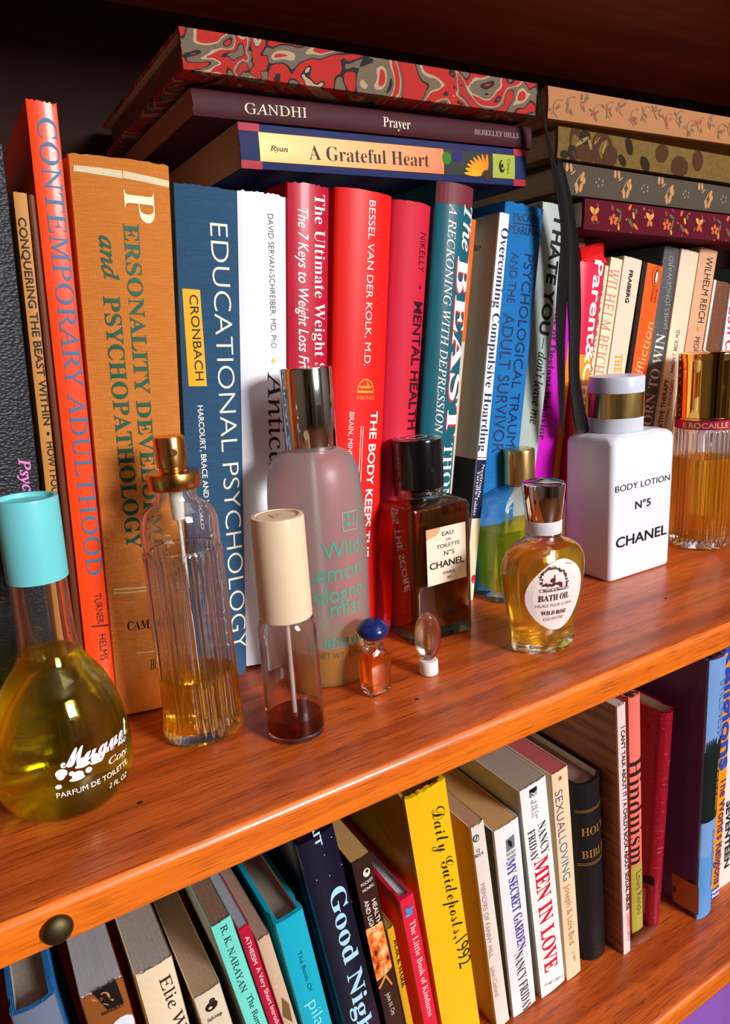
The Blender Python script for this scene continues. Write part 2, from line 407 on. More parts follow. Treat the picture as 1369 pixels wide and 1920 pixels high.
    def cover_patch(s, pts, rgb, name='cover_panel', kind='plain', mt=None):
        """panel on the left cover, (y, z) points"""
        V = [(-.00012, y, z) for y, z in pts]
        return mesh_obj(name, V, [tuple(range(len(V)))], mt or mat(rgb, .5, kind), s.root)
    def cyz(s, p):
        # picture point on the left cover plane (local x = 0)
        c, n = math.cos(s.a), math.sin(s.a); nx = Vector((c, 0, -n)); d = ray(p)
        t = (s.o-CAM).dot(nx)/d.dot(nx); P = CAM+d*t-s.o
        return Vector((P.y, P.x*n+P.z*c))
    def cover_text(s, txt, style, rgb, p0, p1, hm, name='cover_lettering'):
        a, b = s.cyz(p0), s.cyz(p1); a, b = Vector((-a.x, a.y)), Vector((-b.x, b.y))
        P, F = layout(txt, style, a, b, hm)
        return mesh_obj(name, [(-.0003, -y, z) for y, z in P], F, mat(rgb, .5), s.root)

UG = 'upright books on the bottle shelf'; LG = 'books on the lower shelf'
def up(*a, **k): k.setdefault('group', UG); return Book('book', *a, **k)
def lo(*a, **k): k.setdefault('group', LG); k.setdefault('z0', -.262); k.setdefault('depth', .108); return Book('book', *a, **k)

# ---- upper row -------------------------------------------------------------
b = up(-.024, .0392, .262, 3.2, .1010, .0625, depth=.17, bulge=.004, cover=mat((30, 32, 38), .4, 'leather'), hard=True,
       label='thick black pebbled leather binder with pink script, leftmost on the bottle shelf')
b.text('Psychology', 'italb', (226, 130, 200), (44, 858), (66, 1010), 22, 'title')
b = up(.0402, .0455, .242, 3.2, .105, .0048, bulge=.0003, cover=mat((196, 134, 62), .5), depth=.14,
       label='thin tan paperback with black capitals beside the black binder')
b.text('CONQUERING THE BEAST WITHIN', 'bold', (28, 20, 14), (40.5, 408), (89, 797), 15, 'title')
b.blobs([(*b.uz((90, 813)), .0006, .0008, 0, (28, 20, 14))], 'bullet'); b.text('HOW I FOUND', 'bold', (28, 20, 14), (93, 828), (107, 952), 13, 'subtitle')
b = up(.0459, .0484, .2415, 3.0, .1062, .0026, bulge=.0003, cover=mat((96, 48, 22), .45), depth=.14,  # stands for the tan book's side, its shade put into the brown
       label='very thin dark brown slab added for the shaded side of the tan paperback')
b.text('CONQUERING THE BEAST WITHIN  HOW I FOUND', 'sans', (60, 28, 14), (58, 420), (112, 960), 5, 'title')  # tan book's title repeated faintly on its shaded side
b = up(.0504, .0627, .277, 2.9, .107, .0124, bulge=.0008, cover=mat((240, 70, 22), .36, coat=.2), depth=.165, wear=.0008, pages=(190, 176, 150),
       label='tall bright orange book with steel blue thin capitals, tallest of the upright row')
b.text('CONTEMPORARY ADULTHOOD', 'seriflight', (66, 112, 150), (86, 222), (179, 1077), 33, 'title')
b.text('TURNER', 'sans', (60, 30, 22), (182, 1112), (188, 1168), 13, 'author_name'); b.text('HELMS', 'sans', (60, 30, 22), (191, 1188), (195, 1236), 13, 'author_name')
b.patch([(171, 1172), (203, 1170), (203.5, 1173), (171.5, 1175)], (60, 30, 22), 'rule')
pc = mat((206, 124, 50), .7, 'cloth')
b = up(.0642, .1070, .259, 3.4, .110, .0382, bulge=.0022, hard=True, cover=pc, depth=.16, wear=.0004, pages=(150, 120, 90),
       label='wide golden tan cloth hardcover with cream bands and green capitals')
PERS = b
b.text('P', 'serif', (240, 224, 190), (258, 360), (262, 419), 56, 'title_initial')
b.text('ERSONALITY DEVELOPMENT', 'serifb', (22, 84, 60), (243, 421), (291, 1090), 27, 'title')
b.text('and', 'italb', (22, 84, 60), (199, 443), (206, 525), 30, 'title')
b.text('PSYCHOPATHOLOGY', 'serifb', (22, 84, 60), (207, 556), (250, 1026), 29, 'title')
b.patch([(138, 310), (226, 322), (228, 337), (137, 321)], (236, 216, 176), 'cream_band', kind='cloth'); b.patch([(228, 322), (317, 340), (316, 352), (229, 336)], (236, 216, 176), 'cream_band', kind='cloth')
for dy in (0, 7): b.patch([(212, 1103+dy), (330, 1091+dy), (330, 1093.5+dy), (212, 1106+dy)], (220, 190, 140), 'rule')
b.patch([(254, 1221), (322, 1213), (322, 1215), (254, 1223)], (220, 190, 140), 'rule')
b.text('CAMERON', 'serifb', (40, 30, 20), (237, 1172), (330, 1160), 16, 'author_name'); b.text('HOUGHTON', 'serifb', (40, 30, 20), (280, 1243), (338, 1235), 18, 'publisher_name')
b = up(.1104, .1418, .2515, 4.5, .119, .0298, bulge=.0016, hard=True, cover=mat((46, 84, 116), .62, 'cloth'), depth=.155, wear=.0004,
       label='navy blue cloth hardcover with a yellow author label')
b.text('EDUCATIONAL PSYCHOLOGY', 'thin', (232, 226, 208), (408, 420), (448, 1215), 31, 'title')
b.patch([(341, 541), (373, 544), (386, 724), (353, 724)], (246, 180, 20), 'yellow_label')
b.text('CRONBACH', 'sans', (36, 30, 20), (361, 553), (373, 713), 15, 'author_name', off=.0003)
b.text('HARCOURT, BRACE AND WORLD', 'bold', (220, 222, 214), (373.5, 760), (389, 990), 10, 'publisher_name')
b = up(.1425, .1692, .2505, 4.9, .122, .0262, bulge=.0014, hard=True, cover=mat((232, 233, 240), .28, coat=.3, var=.03), depth=.15, wear=.0009,
       label='glossy white hardcover between the navy cloth book and crimson book')
b.text('DAVID SERVAN-SCHREIBER, MD, PhD', 'thin', (40, 38, 40), (505, 402), (512, 653), 10, 'author_name')
b.blobs([(*b.uz((511, 676)), .0012, .0012, 0, (240, 196, 40))], 'yellow_dot')
b.text('Anticancer', 'seriflight', (40, 38, 42), (516, 697), (521, 985), 31, 'title')
b = up(.1700, .1945, .2555, 4.9, .122, .0232, bulge=.0022, hard=True, cover=mat((190, 16, 50), .38, coat=.12), depth=.15, wear=.0009, pages=(220, 200, 180),
       label='glossy crimson hardcover with two lines of white lettering')
b.text('The Ultimate Weight Solution', 'serif', (244, 240, 236), (597, 366), (597, 792), 20, 'title')
b.text('The 7 Keys to Weight Loss Freedom', 'obl', (244, 240, 236), (565, 392), (567, 750), 18, 'subtitle')
b = up(.1967, .2322, .2535, 5.6, .120, .0333, bulge=.0045, hard=True, cover=mat((228, 30, 26), .42, var=.05), depth=.15,
       label='wide bright scarlet hardcover with small golden ship emblem')
b.text('BESSEL VAN DER KOLK, M.D.', 'sans', (246, 236, 228), (690.5, 379), (680.5, 686), 12, 'author_name')
b.text('VIKING', 'thin', (236, 170, 70), (661, 745), (695, 745.5), 7, 'publisher_name')
c0 = b.uz((678, 732)); items = []
P = []; nn = 18
for i in range(nn+1): a = math.pi*i/nn; P.append((c0.x+.0056*math.cos(a), c0.y+.0066*math.sin(a)))
for i in range(nn, -1, -1): a = math.pi*i/nn; P.append((c0.x+.0048*math.cos(a), c0.y+.0057*math.sin(a)))
b.print2d(P, [(i, i+1, 2*nn-i, 2*nn+1-i) for i in range(nn)], mat((240, 150, 40), .5), 'emblem_arch')
b.print2d([(c0.x-.0056, c0.y-.0012), (c0.x+.0056, c0.y-.0012), (c0.x+.0050, c0.y), (c0.x-.0050, c0.y)], [(0, 1, 2, 3)], mat((240, 170, 50), .5), 'emblem_waves')
b.print2d([(c0.x-.0034, c0.y+.0012), (c0.x+.0032, c0.y+.0012), (c0.x+.0042, c0.y+.0026), (c0.x-.0040, c0.y+.0026), (c0.x+.0004, c0.y+.0026), (c0.x+.0004, c0.y+.0054), (c0.x+.0026, c0.y+.003)], [(0, 1, 2, 3), (4, 5, 6)], mat((240, 150, 40), .5), 'emblem_ship')
b.text('THE BODY KEEPS THE SCORE', 'bold', (248, 240, 232), (696, 770), (671, 1130), 15, 'title')
b.text('BRAIN, MIND, AND BODY', 'sans', (246, 232, 224), (653, 772), (645, 940), 8, 'subtitle')
for dx in (0, 4): b.patch([(669+dx, 798), (670.2+dx, 798), (664+dx, 930), (662.8+dx, 930)], (246, 220, 210), 'rule')
b = up(.2345, .2612, .2495, 6.6, .124, .0222, bulge=.0048, hard=True, cover=mat((206, 30, 58), .6, 'paper', var=.05), depth=.145,
       label='raspberry red cloth hardcover with black lettering, left of the teal book')
b.text('NIKELLY', 'thin', (60, 14, 26), (787.5, 439), (783, 511), 14, 'author_name'); b.blobs([(*b.uz((781, 540)), .0009, .0011, 0, (60, 14, 26))], 'bullet')
b.text('MENTAL HEALTH  ISSUES', 'bold', (50, 12, 22), (778, 567), (761, 905), 20, 'title')
b = up(.2640, .2912, .260, 7.2, .122, .0262, bulge=.0046, hard=True, cover=mat((24, 96, 112), .38, var=.1), depth=.15,
       label='teal hardcover with a maroon top band and large white title')
b.band(b.h-.0115, b.h-.0001, (120, 44, 58), 'maroon_band')
b.text('The', 'italb', (240, 232, 222), (874, 388), (868, 473), 23, 'title')
b.text('BEAST', 'serifb', (196, 60, 66), (861.5, 487), (838.5, 821), 28, 'title_shadow', off=.0002)
b.text('BEAST', 'serifb', (248, 246, 244), (864, 484), (841, 817), 28, 'title', off=.0004)
b.text('THOMAS', 'serif', (240, 238, 232), (835, 830), (823, 990), 20, 'author_name')
b.text('A RECKONING WITH DEPRESSION', 'ital', (236, 230, 220), (842, 385), (814, 812), 13, 'subtitle')
b = up(.2930, .3035, .2435, 8.0, .135, .0094, bulge=.0006, cover=mat((212, 200, 178), .5), depth=.135,
       label='slim paperback orange above and cream below, half hidden beside the teal book')
b.band(b.h*.70, b.h-.0001, (222, 106, 30), 'orange_spine')
b = up(.3128, .3210, .2453, 8.1, .124, .0078, bulge=.0004, cover=mat((184, 168, 152), .5, 'paper'), spine=mat((240, 240, 238), .4), depth=.135,
       label='paperback with a white spine, navy base band and greyish tan cover')
b.text('Overcoming Compulsive Hoarding', 'serif', (26, 34, 92), (947, 428), (904, 846), 13, 'title')
zn = b.uz((903, 862)).y; zc = b.uz((890, 972)).y
b.band(zc, zn, (20, 26, 70), 'navy_band'); b.band(zn+.0012, zn+.0018, (170, 40, 40), 'red_rule'); b.band(0.0004, zc, (236, 220, 184), 'cream_band')
b.cover_patch([(0.001, zc), (.13, zc), (.13, zn), (.001, zn)], (14, 16, 30), 'navy_cover_band'); b.cover_patch([(0.001, .001), (.13, .001), (.13, zc), (.001, zc)], (220, 196, 150), 'cream_cover_band')
b.cover_text('HELP', 'sans', (60, 50, 44), (884, 466), (902, 465), .0030)
b.text('Neziroglu', 'serif', (230, 228, 224), (906, 870), (897, 932), 5, 'author_name'); b.text('Yaryura-Tobias', 'serif', (230, 228, 224), (897.5, 883), (889, 966), 5, 'author_name')
b.blobs([(*b.uz((887, 1085)), .0020, .0030, 0, (200, 30, 24))], 'red_spot')
b = up(.3225, .3553, .2532, 7.6, .130, .0308, bulge=.0022, hard=True, cover=mat((24, 118, 190), .6, 'cloth'), depth=.15, wear=.0008,
       label='bright sky blue cloth hardcover with dark blue lettering')
b.text('McCANN', 'sans', (16, 40, 84), (960, 406), (1010, 415), 15, 'author_name'); b.patch([(958, 417), (1011, 425.5), (1011, 428.5), (958, 420)], (16, 40, 84), 'rule'); b.text('PEARLMAN', 'sans', (16, 40, 84), (953, 430), (1012, 438), 15, 'author_name')
b.text('PSYCHOLOGICAL TRAUMA', 'sans', (16, 44, 92), (989, 478), (951, 858), 18, 'title'); b.text('AND THE', 'sans', (16, 44, 92), (962, 474), (954, 568), 13, 'title'); b.text('ADULT SURVIVOR', 'sans', (16, 44, 92), (951, 588), (929, 848), 19, 'title')
b = up(.3592, .3832, .2550, 8.5, .135, .0185, bulge=.0014, cover=mat((176, 190, 182), .4), depth=.13, wear=.0008,
       label='pale grey green paperback with brushed black lettering, behind the ribbon')
b.text('I HATE YOU', 'heavy', (20, 22, 22), (1046, 412), (1017, 628), 20, 'title'); b.text('—', 'sans', (20, 22, 22), (1018, 634), (1015, 655), 10, 'dash'); b.text("don't leave me", 'ital', (20, 22, 22), (1015, 661), (998, 795), 16, 'subtitle')
b = up(.3745, .3950, .200, 8.6, .140, .0205, bulge=.0012, cover=mat((206, 20, 190), .36), depth=.13,
       label='magenta paperback with black lettering partly behind the ribbon')
b.text('Patterns of Deviant Behavior', 'serifb', (40, 8, 40), (1050, 520), (1014, 824), 12, 'title')
b = up(.3930, .3971, .183, 8.0, .141, .0078, bulge=.0006, cover=mat((250, 130, 20), .38), depth=.13, wear=.0008,
       label='slim orange paperback glimpsed between the two ribbon tails')
b.text('Kind', 'sans', (246, 226, 196), (1075, 700), (1069, 795), 16, 'title')
b = up(.3996, .4254, .2185, 3.7, .140, .0014, bulge=.0020, cover=mat((232, 40, 76), .26, coat=.4), depth=.13, wear=.0012,
       label='torn glossy pink and orange jacketed book with white rounded title')
PAR = b
zs = b.uz((1100, 665)).y; b.band(.0004, zs, (248, 150, 24), 'orange_spine'); b.text('Parent&Child', 'bold', (250, 240, 236), (1121, 489), (1088, 800), 19, 'title')
zt = b.h
def crumple(name, pts, faces, mt):
    o = mesh_obj(name, pts, faces, mt, b.root); fix_normals(o); return o
V = [(.001, -.001, zt), (.026, -.002, zt), (.0262, .002, zt+.006), (.030, .006, zt+.017), (.018, .004, zt+.013), (.006, .006, zt+.010), (.028, .016, zt+.015), (.012, .018, zt+.012), (.022, .0, zt+.007), (.003, .016, zt+.001), (.025, .018, zt+.001)]
crumple('torn_jacket_flap', V, [(0, 8, 4, 5), (0, 1, 8), (8, 1, 2), (8, 2, 3, 4), (4, 3, 6, 7), (5, 4, 7), (0, 5, 7, 9), (1, 10, 6, 2), (2, 6, 3)], mat((226, 30, 34), .25, coat=.5))
V = [(.0005, .008, zt-.03), (.006, .006, zt-.03), (.011, .006, zt+.013), (.0005, .010, zt+.016), (.0005, .03, zt-.03), (.011, .03, zt+.010), (.0005, .03, zt+.013)]
crumple('torn_board', V, [(0, 1, 2, 3), (0, 3, 6, 4), (3, 2, 5, 6)], mat((150, 60, 74), .5, 'paper'))
V = [(0, .012, zt+.010), (.016, .010, zt+.012), (.014, .010, zt+.018), (.003, .012, zt+.0175), (0, .03, zt+.010), (.016, .03, zt+.012), (.014, .03, zt+.018), (.003, .03, zt+.017)]
crumple('torn_page', V, [(0, 1, 2, 3), (3, 2, 6, 7), (0, 3, 7, 4)], mat((198, 170, 134), .7, 'paper'))
b = up(.4262, .4298, .2155, 10.0, .1405, .0036, bulge=.0002, cover=mat((238, 212, 178), .5), depth=.13,
       label='sliver of a cream paperback with black capitals right of the torn pink book')
b.text('UNTRADITIONAL CHILD', 'thin', (30, 26, 22), (1130, 500), (1098, 745), 11, 'title')
b = up(.4312, .4440, .2212, 9.85, .140, .0120, bulge=.0006, cover=mat((244, 218, 180), .5, 'paper', var=.06), depth=.13,
       label='cream paperback with faded pink capitals left of the tan one')
b.text('WILHELM REICH', 'seriflight', (226, 130, 130), (1151, 503), (1120, 700), 20, 'author_name')
b = up(.4452, .4655, .222, 10.0, .140, .0178, bulge=.0006, cover=mat((222, 208, 184), .5, 'paper', var=.06), depth=.13,
       label='putty coloured paperback with tiny spaced black capitals and orange word')
b.text('FRAIBERG', 'heavy', (30, 26, 22), (1182.5, 507), (1174, 568), 7, 'author_name'); b.text('THE MAGIC', 'serifb', (240, 170, 60), (1160, 664), (1152, 760), 13, 'title')
b = up(.4663, .4892, .218, 9.9, .140, .0222, bulge=.0006, cover=mat((30, 20, 18), .4), depth=.13,
       label='orange paperback with black left edge and a small oval bird emblem')
b.band(.0004, b.h-.0002, (250, 92, 20), 'orange_spine', u0=.20, u1=1.0)
c0 = b.uz((1229.5, 519)); b.blobs([(c0.x, c0.y, .0052, .0078, 0, (60, 24, 10)), (c0.x, c0.y, .0048, .0073, 0, (250, 92, 20)), (c0.x, c0.y, .0022, .0056, 0, (30, 24, 24)), (c0.x+.0003, c0.y-.0004, .0013, .0044, 0, (240, 236, 226))], 'oval_emblem', off=.0003)
b.text('TORN TO REACH', 'bold', (50, 22, 14), (1231, 540), (1226, 568), 4, 'small_lettering'); b.text('FLANGED', 'bold', (50, 22, 14), (1224, 540), (1219, 566), 4, 'small_lettering')
b.text('Affliction', 'thin', (250, 190, 150), (1192, 722), (1218, 604), 15, 'title')
b = up(.4926, .5108, .2300, 9.5, .142, .0190, bulge=.0008, cover=mat((84, 84, 88), .5, 'worn'), depth=.13, wear=.001,
       label='worn charcoal grey paperback with pale serif title')
b.text('BORN TO WIN', 'serif', (222, 214, 204), (1208, 815), (1239, 626), 17, 'title'); b.text('JAMES JONGEWARD', 'thin', (170, 166, 160), (1246, 618), (1257, 480), 8, 'author_name')
b = up(.5114, .5335, .2275, 9.1, .141, .0205, bulge=.0006, cover=mat((232, 206, 178), .5, 'paper', var=.05), depth=.13,
       label='pale cream paperback with small black lettering right of the charcoal one')
b.text('COGNITIVE THERAPY', 'bold', (36, 30, 28), (1231, 835), (1250, 711), 8, 'title'); b.text('AND THE EMOTIONAL DISORDERS', 'sans', (70, 56, 50), (1238, 860), (1260, 712), 6, 'subtitle'); b.text('AARON T. BECK, M.D.', 'sans', (40, 34, 30), (1258, 700), (1271, 617), 6, 'author_name')
b = up(.5346, .5576, .229, 9.4, .141, .0210, bulge=.0006, cover=mat((214, 164, 128), .5, 'paper', var=.05), depth=.13,
       label='peach brown paperback with dark capitals and an orange diamond')
b.text('WILHELM REICH', 'sans', (70, 44, 34), (1330, 482), (1313, 605), 12, 'author_name'); b.text('PEOPLE IN', 'sans', (70, 44, 34), (1306.5, 632), (1299, 690), 9, 'title'); b.blobs([(*b.uz((1308, 617)), .0014, .0026, .8, (236, 150, 40))], 'orange_diamond')
b = up(.5580, .5612, .204, 9.4, .143, .0028, bulge=.0002, cover=mat((236, 224, 216), .5), depth=.12, label='thin white pamphlet between the peach and brown books')
b = up(.5632, .5832, .2035, 6.8, .146, .0185, bulge=.0008, cover=mat((122, 78, 56), .22, 'worn', coat=.6), depth=.13, label='glossy brown scuffed book near the right end, behind the gold capped bottle')
b = up(.5850, .6120, .200, 6.8, .146, .026, bulge=.001, cover=mat((226, 224, 230), .4), depth=.13, label='white book with red capitals at the far right end')
b.text('LOW CARB', 'serifb', (212, 30, 50), (1374, 575), (1361, 700), 14, 'title')
b = up(.6260, .6500, .215, 6.5, .146, .024, bulge=.001, hard=True, cover=mat((60, 84, 76), .6, 'cloth'), depth=.13, label='dark green cloth hardcover beyond the white book, outside the right edge')

# ---- lying stacks ------------------------------------------------------------
SG = 'books lying on top of the upright row'
def fabric_ramp(name, stops, sc, det=2, dist=1.5, weave=True):
    M = N(name); n = M.n('ShaderNodeTexNoise'); M.l(M.coords((1, 1, 1)), n.inputs['Vector']); n.inputs['Scale'].default_value = sc; n.inputs['Detail'].default_value = det; n.inputs['Distortion'].default_value = dist
    c = M.ramp(n.outputs['Fac'], stops, 'CONSTANT')
    f = M.noise((2500, 2500, 2500), 1, 2); c = M.mixc(c, (0, 0, 0), M.ramp(f, [(.45, (0, 0, 0)), (.75, (.35, .35, .35))]))
    M.l(c, M.b.inputs['Base Color']); M.b.inputs['Roughness'].default_value = .85; M.bump(f, .0002); return M.m
TAU, CRM, RED, BLK = lin((112, 96, 76)), lin((180, 156, 124)), lin((182, 30, 20)), lin((22, 20, 26))
floral = fabric_ramp('red_marbled_fabric', [(0, TAU), (.34, BLK), (.365, RED), (.43, CRM), (.455, TAU), (.505, BLK), (.522, RED), (.61, BLK), (.625, CRM), (.68, TAU)], 24, 1.5, 2.0)
def lying(x0, zb, y, L, T, tilt=0, **k): k.setdefault('group', SG); return Book('book', x0, 0, zb, tilt, y, 0, lying=(L, T), **k)
b = lying(.1475, .2604, .125, .1873, .0213, bulge=.0006, cover=mat((12, 28, 88), .6), depth=.135, pages=(190, 160, 120), speck=.1,
          label='paperback with navy spine, golden title panel and sunflower, lowest of the left stack')
def grad(c0, c1, xa, xb):
    M = N('title_panel'); tc = M.n('ShaderNodeTexCoord'); sp = M.n('ShaderNodeSeparateXYZ'); M.l(tc.outputs['Object'], sp.inputs[0])
    r = M.n('ShaderNodeMapRange'); M.l(sp.outputs[2], r.inputs[0]); r.inputs[1].default_value = xa; r.inputs[2].default_value = xb
    M.l(M.ramp(r.outputs[0], [(0, lin(c0)), (1, lin(c1))]), M.b.inputs['Base Color']); M.b.inputs['Roughness'].default_value = .4; return M.m
u0, u1 = .0040, .0172; h = b.h
def zx(x): return h-(x-.1475)
def rect(x0, x1, a, c, rgb, name, off=.00012, mt=None): return b.patch([(a, zx(x0)), (a, zx(x1)), (c, zx(x1)), (c, zx(x0))], rgb, name, off, mt=mt, px=False)
wx = lambda px, py: .1475+(h-b.uz((px, py)).y)
xa, xb, xc, xd = wx(486, 280), wx(831, 305), wx(922, 312), wx(964, 315)
rect(xa-.0004, xd+.0003, u0-.0004, u1+.0004, (16, 16, 24), 'panel_outline', .0001)
rect(xa, xb, u0, u1, 0, 'title_panel', .00018, grad((252, 110, 40), (250, 190, 62), zx(xb), zx(xa)))
rect(xb+.0003, xc, u0, u1, (34, 40, 30), 'flower_panel', .00018); rect(xc+.0003, xd, u0, u1, (168, 176, 60), 'green_panel', .00018)
for (p, q) in ((.1476, .1588), (wx(962, 315), .3346)):
    for (e, f) in ((.0002, .0040), (.0173, .0212)): rect(p, q, e, f, (176, 30, 46), 'red_corner', .0002)
cx_, cu = wx(912, 330), .0048; its = []
its += [(u0+.0085, zx(xb+.002), .0035, .0032, 0, (60, 130, 44)), (u0+.010, zx(xb+.010), .003, .004, .3, (44, 44, 110))]
for i in range(8):
    a = math.radians(88+i*12.5); L = .0098-.0002*i
    its.append((cu+math.sin(math.radians(90-(a*57.3-90)))*L*.62 if False else cu+math.cos(math.radians(i*12.5))*L*.62, zx(cx_-math.sin(math.radians(i*12.5))*L*.98), .0040, .0008, -math.radians(i*12.5)*1.0+math.pi*0, (252, 140, 40)))
its.append((cu-.0002, zx(cx_), .0022, .0026, 0, (84, 40, 30)))
its = [(min(max(q[0], u0+.0002), u1), *q[1:]) for q in its]
# rotate petals so that they radiate: ellipse long axis along (cos, sin) of its own direction
its2 = []
for i, q in enumerate(its):
    if 2 <= i <= 9:
        k_ = i-2; a = math.radians(k_*12.5); L = .0128; du, dz = math.cos(a)*.93, math.sin(a)*1.35
        r0, r1 = .0030, L; cxm = (r0+r1)/2; ln = math.hypot(du, dz)
        its2.append((cu+du*cxm, zx(cx_)+dz*cxm, (r1-r0)/2*ln, .0011, math.atan2(dz, du), (252, 134+6*k_, 36)))
    else: its2.append(q)
b.blobs([(min(max(q[0], u0), u1-.0007), *q[1:]) for q in its2], 'sunflower_print', .0003)
ge = (xc+xd)/2; b.blobs([(.0105, zx(ge-.0015), .0036, .0024, 0, (30, 40, 16)), (.0112, zx(ge-.0008), .0026, .0017, 0, (168, 176, 60)), (.0108, zx(ge-.0014), .0012, .0010, 0, (30, 40, 16))], 'sun_emblem', .0003)
b.text('Conari', 'sans', (40, 50, 20), (953, 299), (951, 326), 5, 'publisher_name', off=.0003)
b.text('Ryan', 'italb', (40, 26, 16), (505, 278), (539, 281), 10, 'author_name', off=.0003); b.text('A Grateful Heart', 'serif', (34, 20, 14), (578, 286), (803, 301), 25, 'title', off=.0003)
b = lying(.1257, .2818, .125, .2132, .0127, bulge=.0012, cover=mat((66, 12, 22), .6), depth=.14, pages=(160, 130, 104), speck=.1,
          label='dark maroon paperback with cream capitals in the middle of the left stack')
b.text('GANDHI', 'seriflight', (232, 214, 190), (457, 204), (573, 213), 19, 'author_name'); b.text('Prayer', 'serif', (232, 214, 190), (716, 229), (767, 235), 18, 'title'); b.text('BERKELEY HILLS', 'seriflight', (190, 160, 150), (887, 248), (970, 256), 9, 'publisher_name')
b = lying(.1192, .2968, .113, .2140, .0178, bulge=.0004, hard=True, cover=floral, depth=.16, pages=(110, 80, 60),
          label='fabric covered album in red, taupe, cream and black marbling, topmost of left stack')
def motif_row(b, n, f, k=1.0):
    it = []
    for i in range(n):
        zc = b.h*(1-(i+.5)/n)
        it += [(u, zc+(z-zc)*k, ru*k, rz*k, an, c) for u, z, ru, rz, an, c in f(b.th1, zc, i)]
    return it
rg = random.Random(3)
burg = mat((88, 8, 30), .9, 'paper'); OR, YE, GN, PK = (206, 100, 44), (214, 150, 70), (92, 92, 58), (150, 60, 64)
b = lying(.3850, .2363, .124, .205, .0198, 2.3, bulge=.0006, hard=True, cover=burg, depth=.155, cat='book', label='burgundy fabric album with small orange butterflies and leaves, lowest of the right stack')
def bf(T, z, i):
    j = i % 3; o = []
    if j == 0: o = [(T*.62, z+.0012, .0026, .0013, .9, YE), (T*.62, z-.0012, .0022, .0012, -.9, YE), (T*.40, z+.0008, .0020, .0011, -.6, OR), (T*.40, z-.001, .0018, .001, .6, OR), (T*.52, z, .003, .0003, 0, (60, 24, 20)), (T*.80, z-.002, .0013, .0003, .5, OR)]
    elif j == 1: o = [(T*.2+.0022*math.cos(a)+.004, z+.0022*math.sin(a), .0013, .0010, a, OR) for a in (0, 1.3, 2.5, 3.8, 5)]+[(T*.78, z+.001, .0016, .0007, .4, PK), (T*.7, z-.0035, .0022, .0008, 1.2, GN), (T*.45, z-.0045, .0026, .0009, -.3, GN), (T*.2, z-.004, .0020, .0008, .3, YE)]
    else: o = [(T*.35, z+.001, .0030, .0010, .8, GN), (T*.6, z-.001, .0018, .0009, .3, YE), (T*.25, z-.003, .0025, .0009, 1.0, OR), (T*.85, z+.002, .0018, .0009, -.6, OR), (T*.75, z-.003, .0014, .0009, .1, GN)]
    return o+[(T*rg.random(), z+rg.uniform(-.005, .005), .0008, .0005, rg.random()*3, rg.choice((OR, PK, GN))) for _ in range(4)]
b.blobs(motif_row(b, 11, bf, 1.35), 'leaf_and_butterfly_print')
GR, PE = (78, 68, 56), (186, 138, 92)
b = lying(.3650, .2572, .124, .225, .0195, 2.3, bulge=.0005, hard=True, cover=mat(GR, .8, 'paper'), depth=.155, label='grey brown fabric album with pale peach flower sprigs, second of the right stack')
def sp(T, z, i):
    if i % 2: return [(T*.5+.0022*math.cos(a), z+.0022*math.sin(a), .0006, .0005, 0, (150, 130, 104)) for a in (.3, 1.6, 2.8, 4.1, 5.3)]
    return [(T*.25, z-.001, .0022, .0010, .2, PE), (T*.28, z-.0035, .0022, .0010, -.3, PE), (T*.5, z-.0048, .0015, .0013, 0, PE), (T*.62, z-.0040, .0022, .0010, -.5, PE), (T*.48, z-.001, .0035, .0003, -.6, PE), (T*.70, z+.0016, .0020, .0003, -1.0, PE), (T*.84, z+.0028, .0018, .0009, .1, PE), (T*.84, z+.0052, .0018, .0009, -.1, PE)]
b.blobs(motif_row(b, 10, sp, 1.5), 'flower_sprig_print')
b = lying(.3605, .2780, .124, .225, .0193, 2.0, bulge=.0005, hard=True, cover=mat((116, 92, 44), .9, 'paper', var=.35), depth=.155, label='olive and brown blotched album, third of the right stack')
BR = (72, 42, 16); DK = (40, 26, 14); OL = (150, 122, 64)
b.blobs([(.011, b.h-.017, 0.0102, 0.0072, .2, BR), (.006, b.h-.027, 0.0072, 0.0090, 0, BR), (.015, b.h-.024, 0.0048, 0.0048, 0, DK), (.004, b.h-.013, 0.0054, 0.0034, .5, DK), (.012, b.h-.021, 0.0012, 0.0072, .5, OL), (.011, b.h-.0285, 0.0036, 0.0014, .5, OL), (.0095, b.h-.040, 0.0108, 0.0102, 0, BR), (.006, b.h-.048, 0.0066, 0.0072, 0, BR), (.010, b.h-.0415, 0.0042, 0.0010, -.4, OL), (.016, b.h-.036, 0.0012, 0.0060, .9, OL), (.014, b.h-.066, 0.0058, 0.0036, .4, DK), (.0045, b.h-.060, 0.0048, 0.0026, .9, DK), (.0045, b.h-.083, 0.0060, 0.0038, .9, DK), (.013, b.h-.10, 0.0060, 0.0072, .4, BR), (.006, b.h-.12, 0.0072, 0.0096, 0, BR), (.012, b.h-.14, 0.0072, 0.0060, 0, BR), (.003, b.h-.006, 0.0024, 0.0036, 0, DK)], 'blotch_print')
SPk, OLv, ROS = (206, 160, 118), (124, 100, 70), (176, 74, 66)
b = lying(.3502, .2992, .122, .235, .0188, .5, bulge=.0005, hard=True, cover=mat((178, 124, 84), .9, 'paper', var=.06), depth=.155, label='peach fabric album with fine rose and leaf sprays, topmost of the right stack')
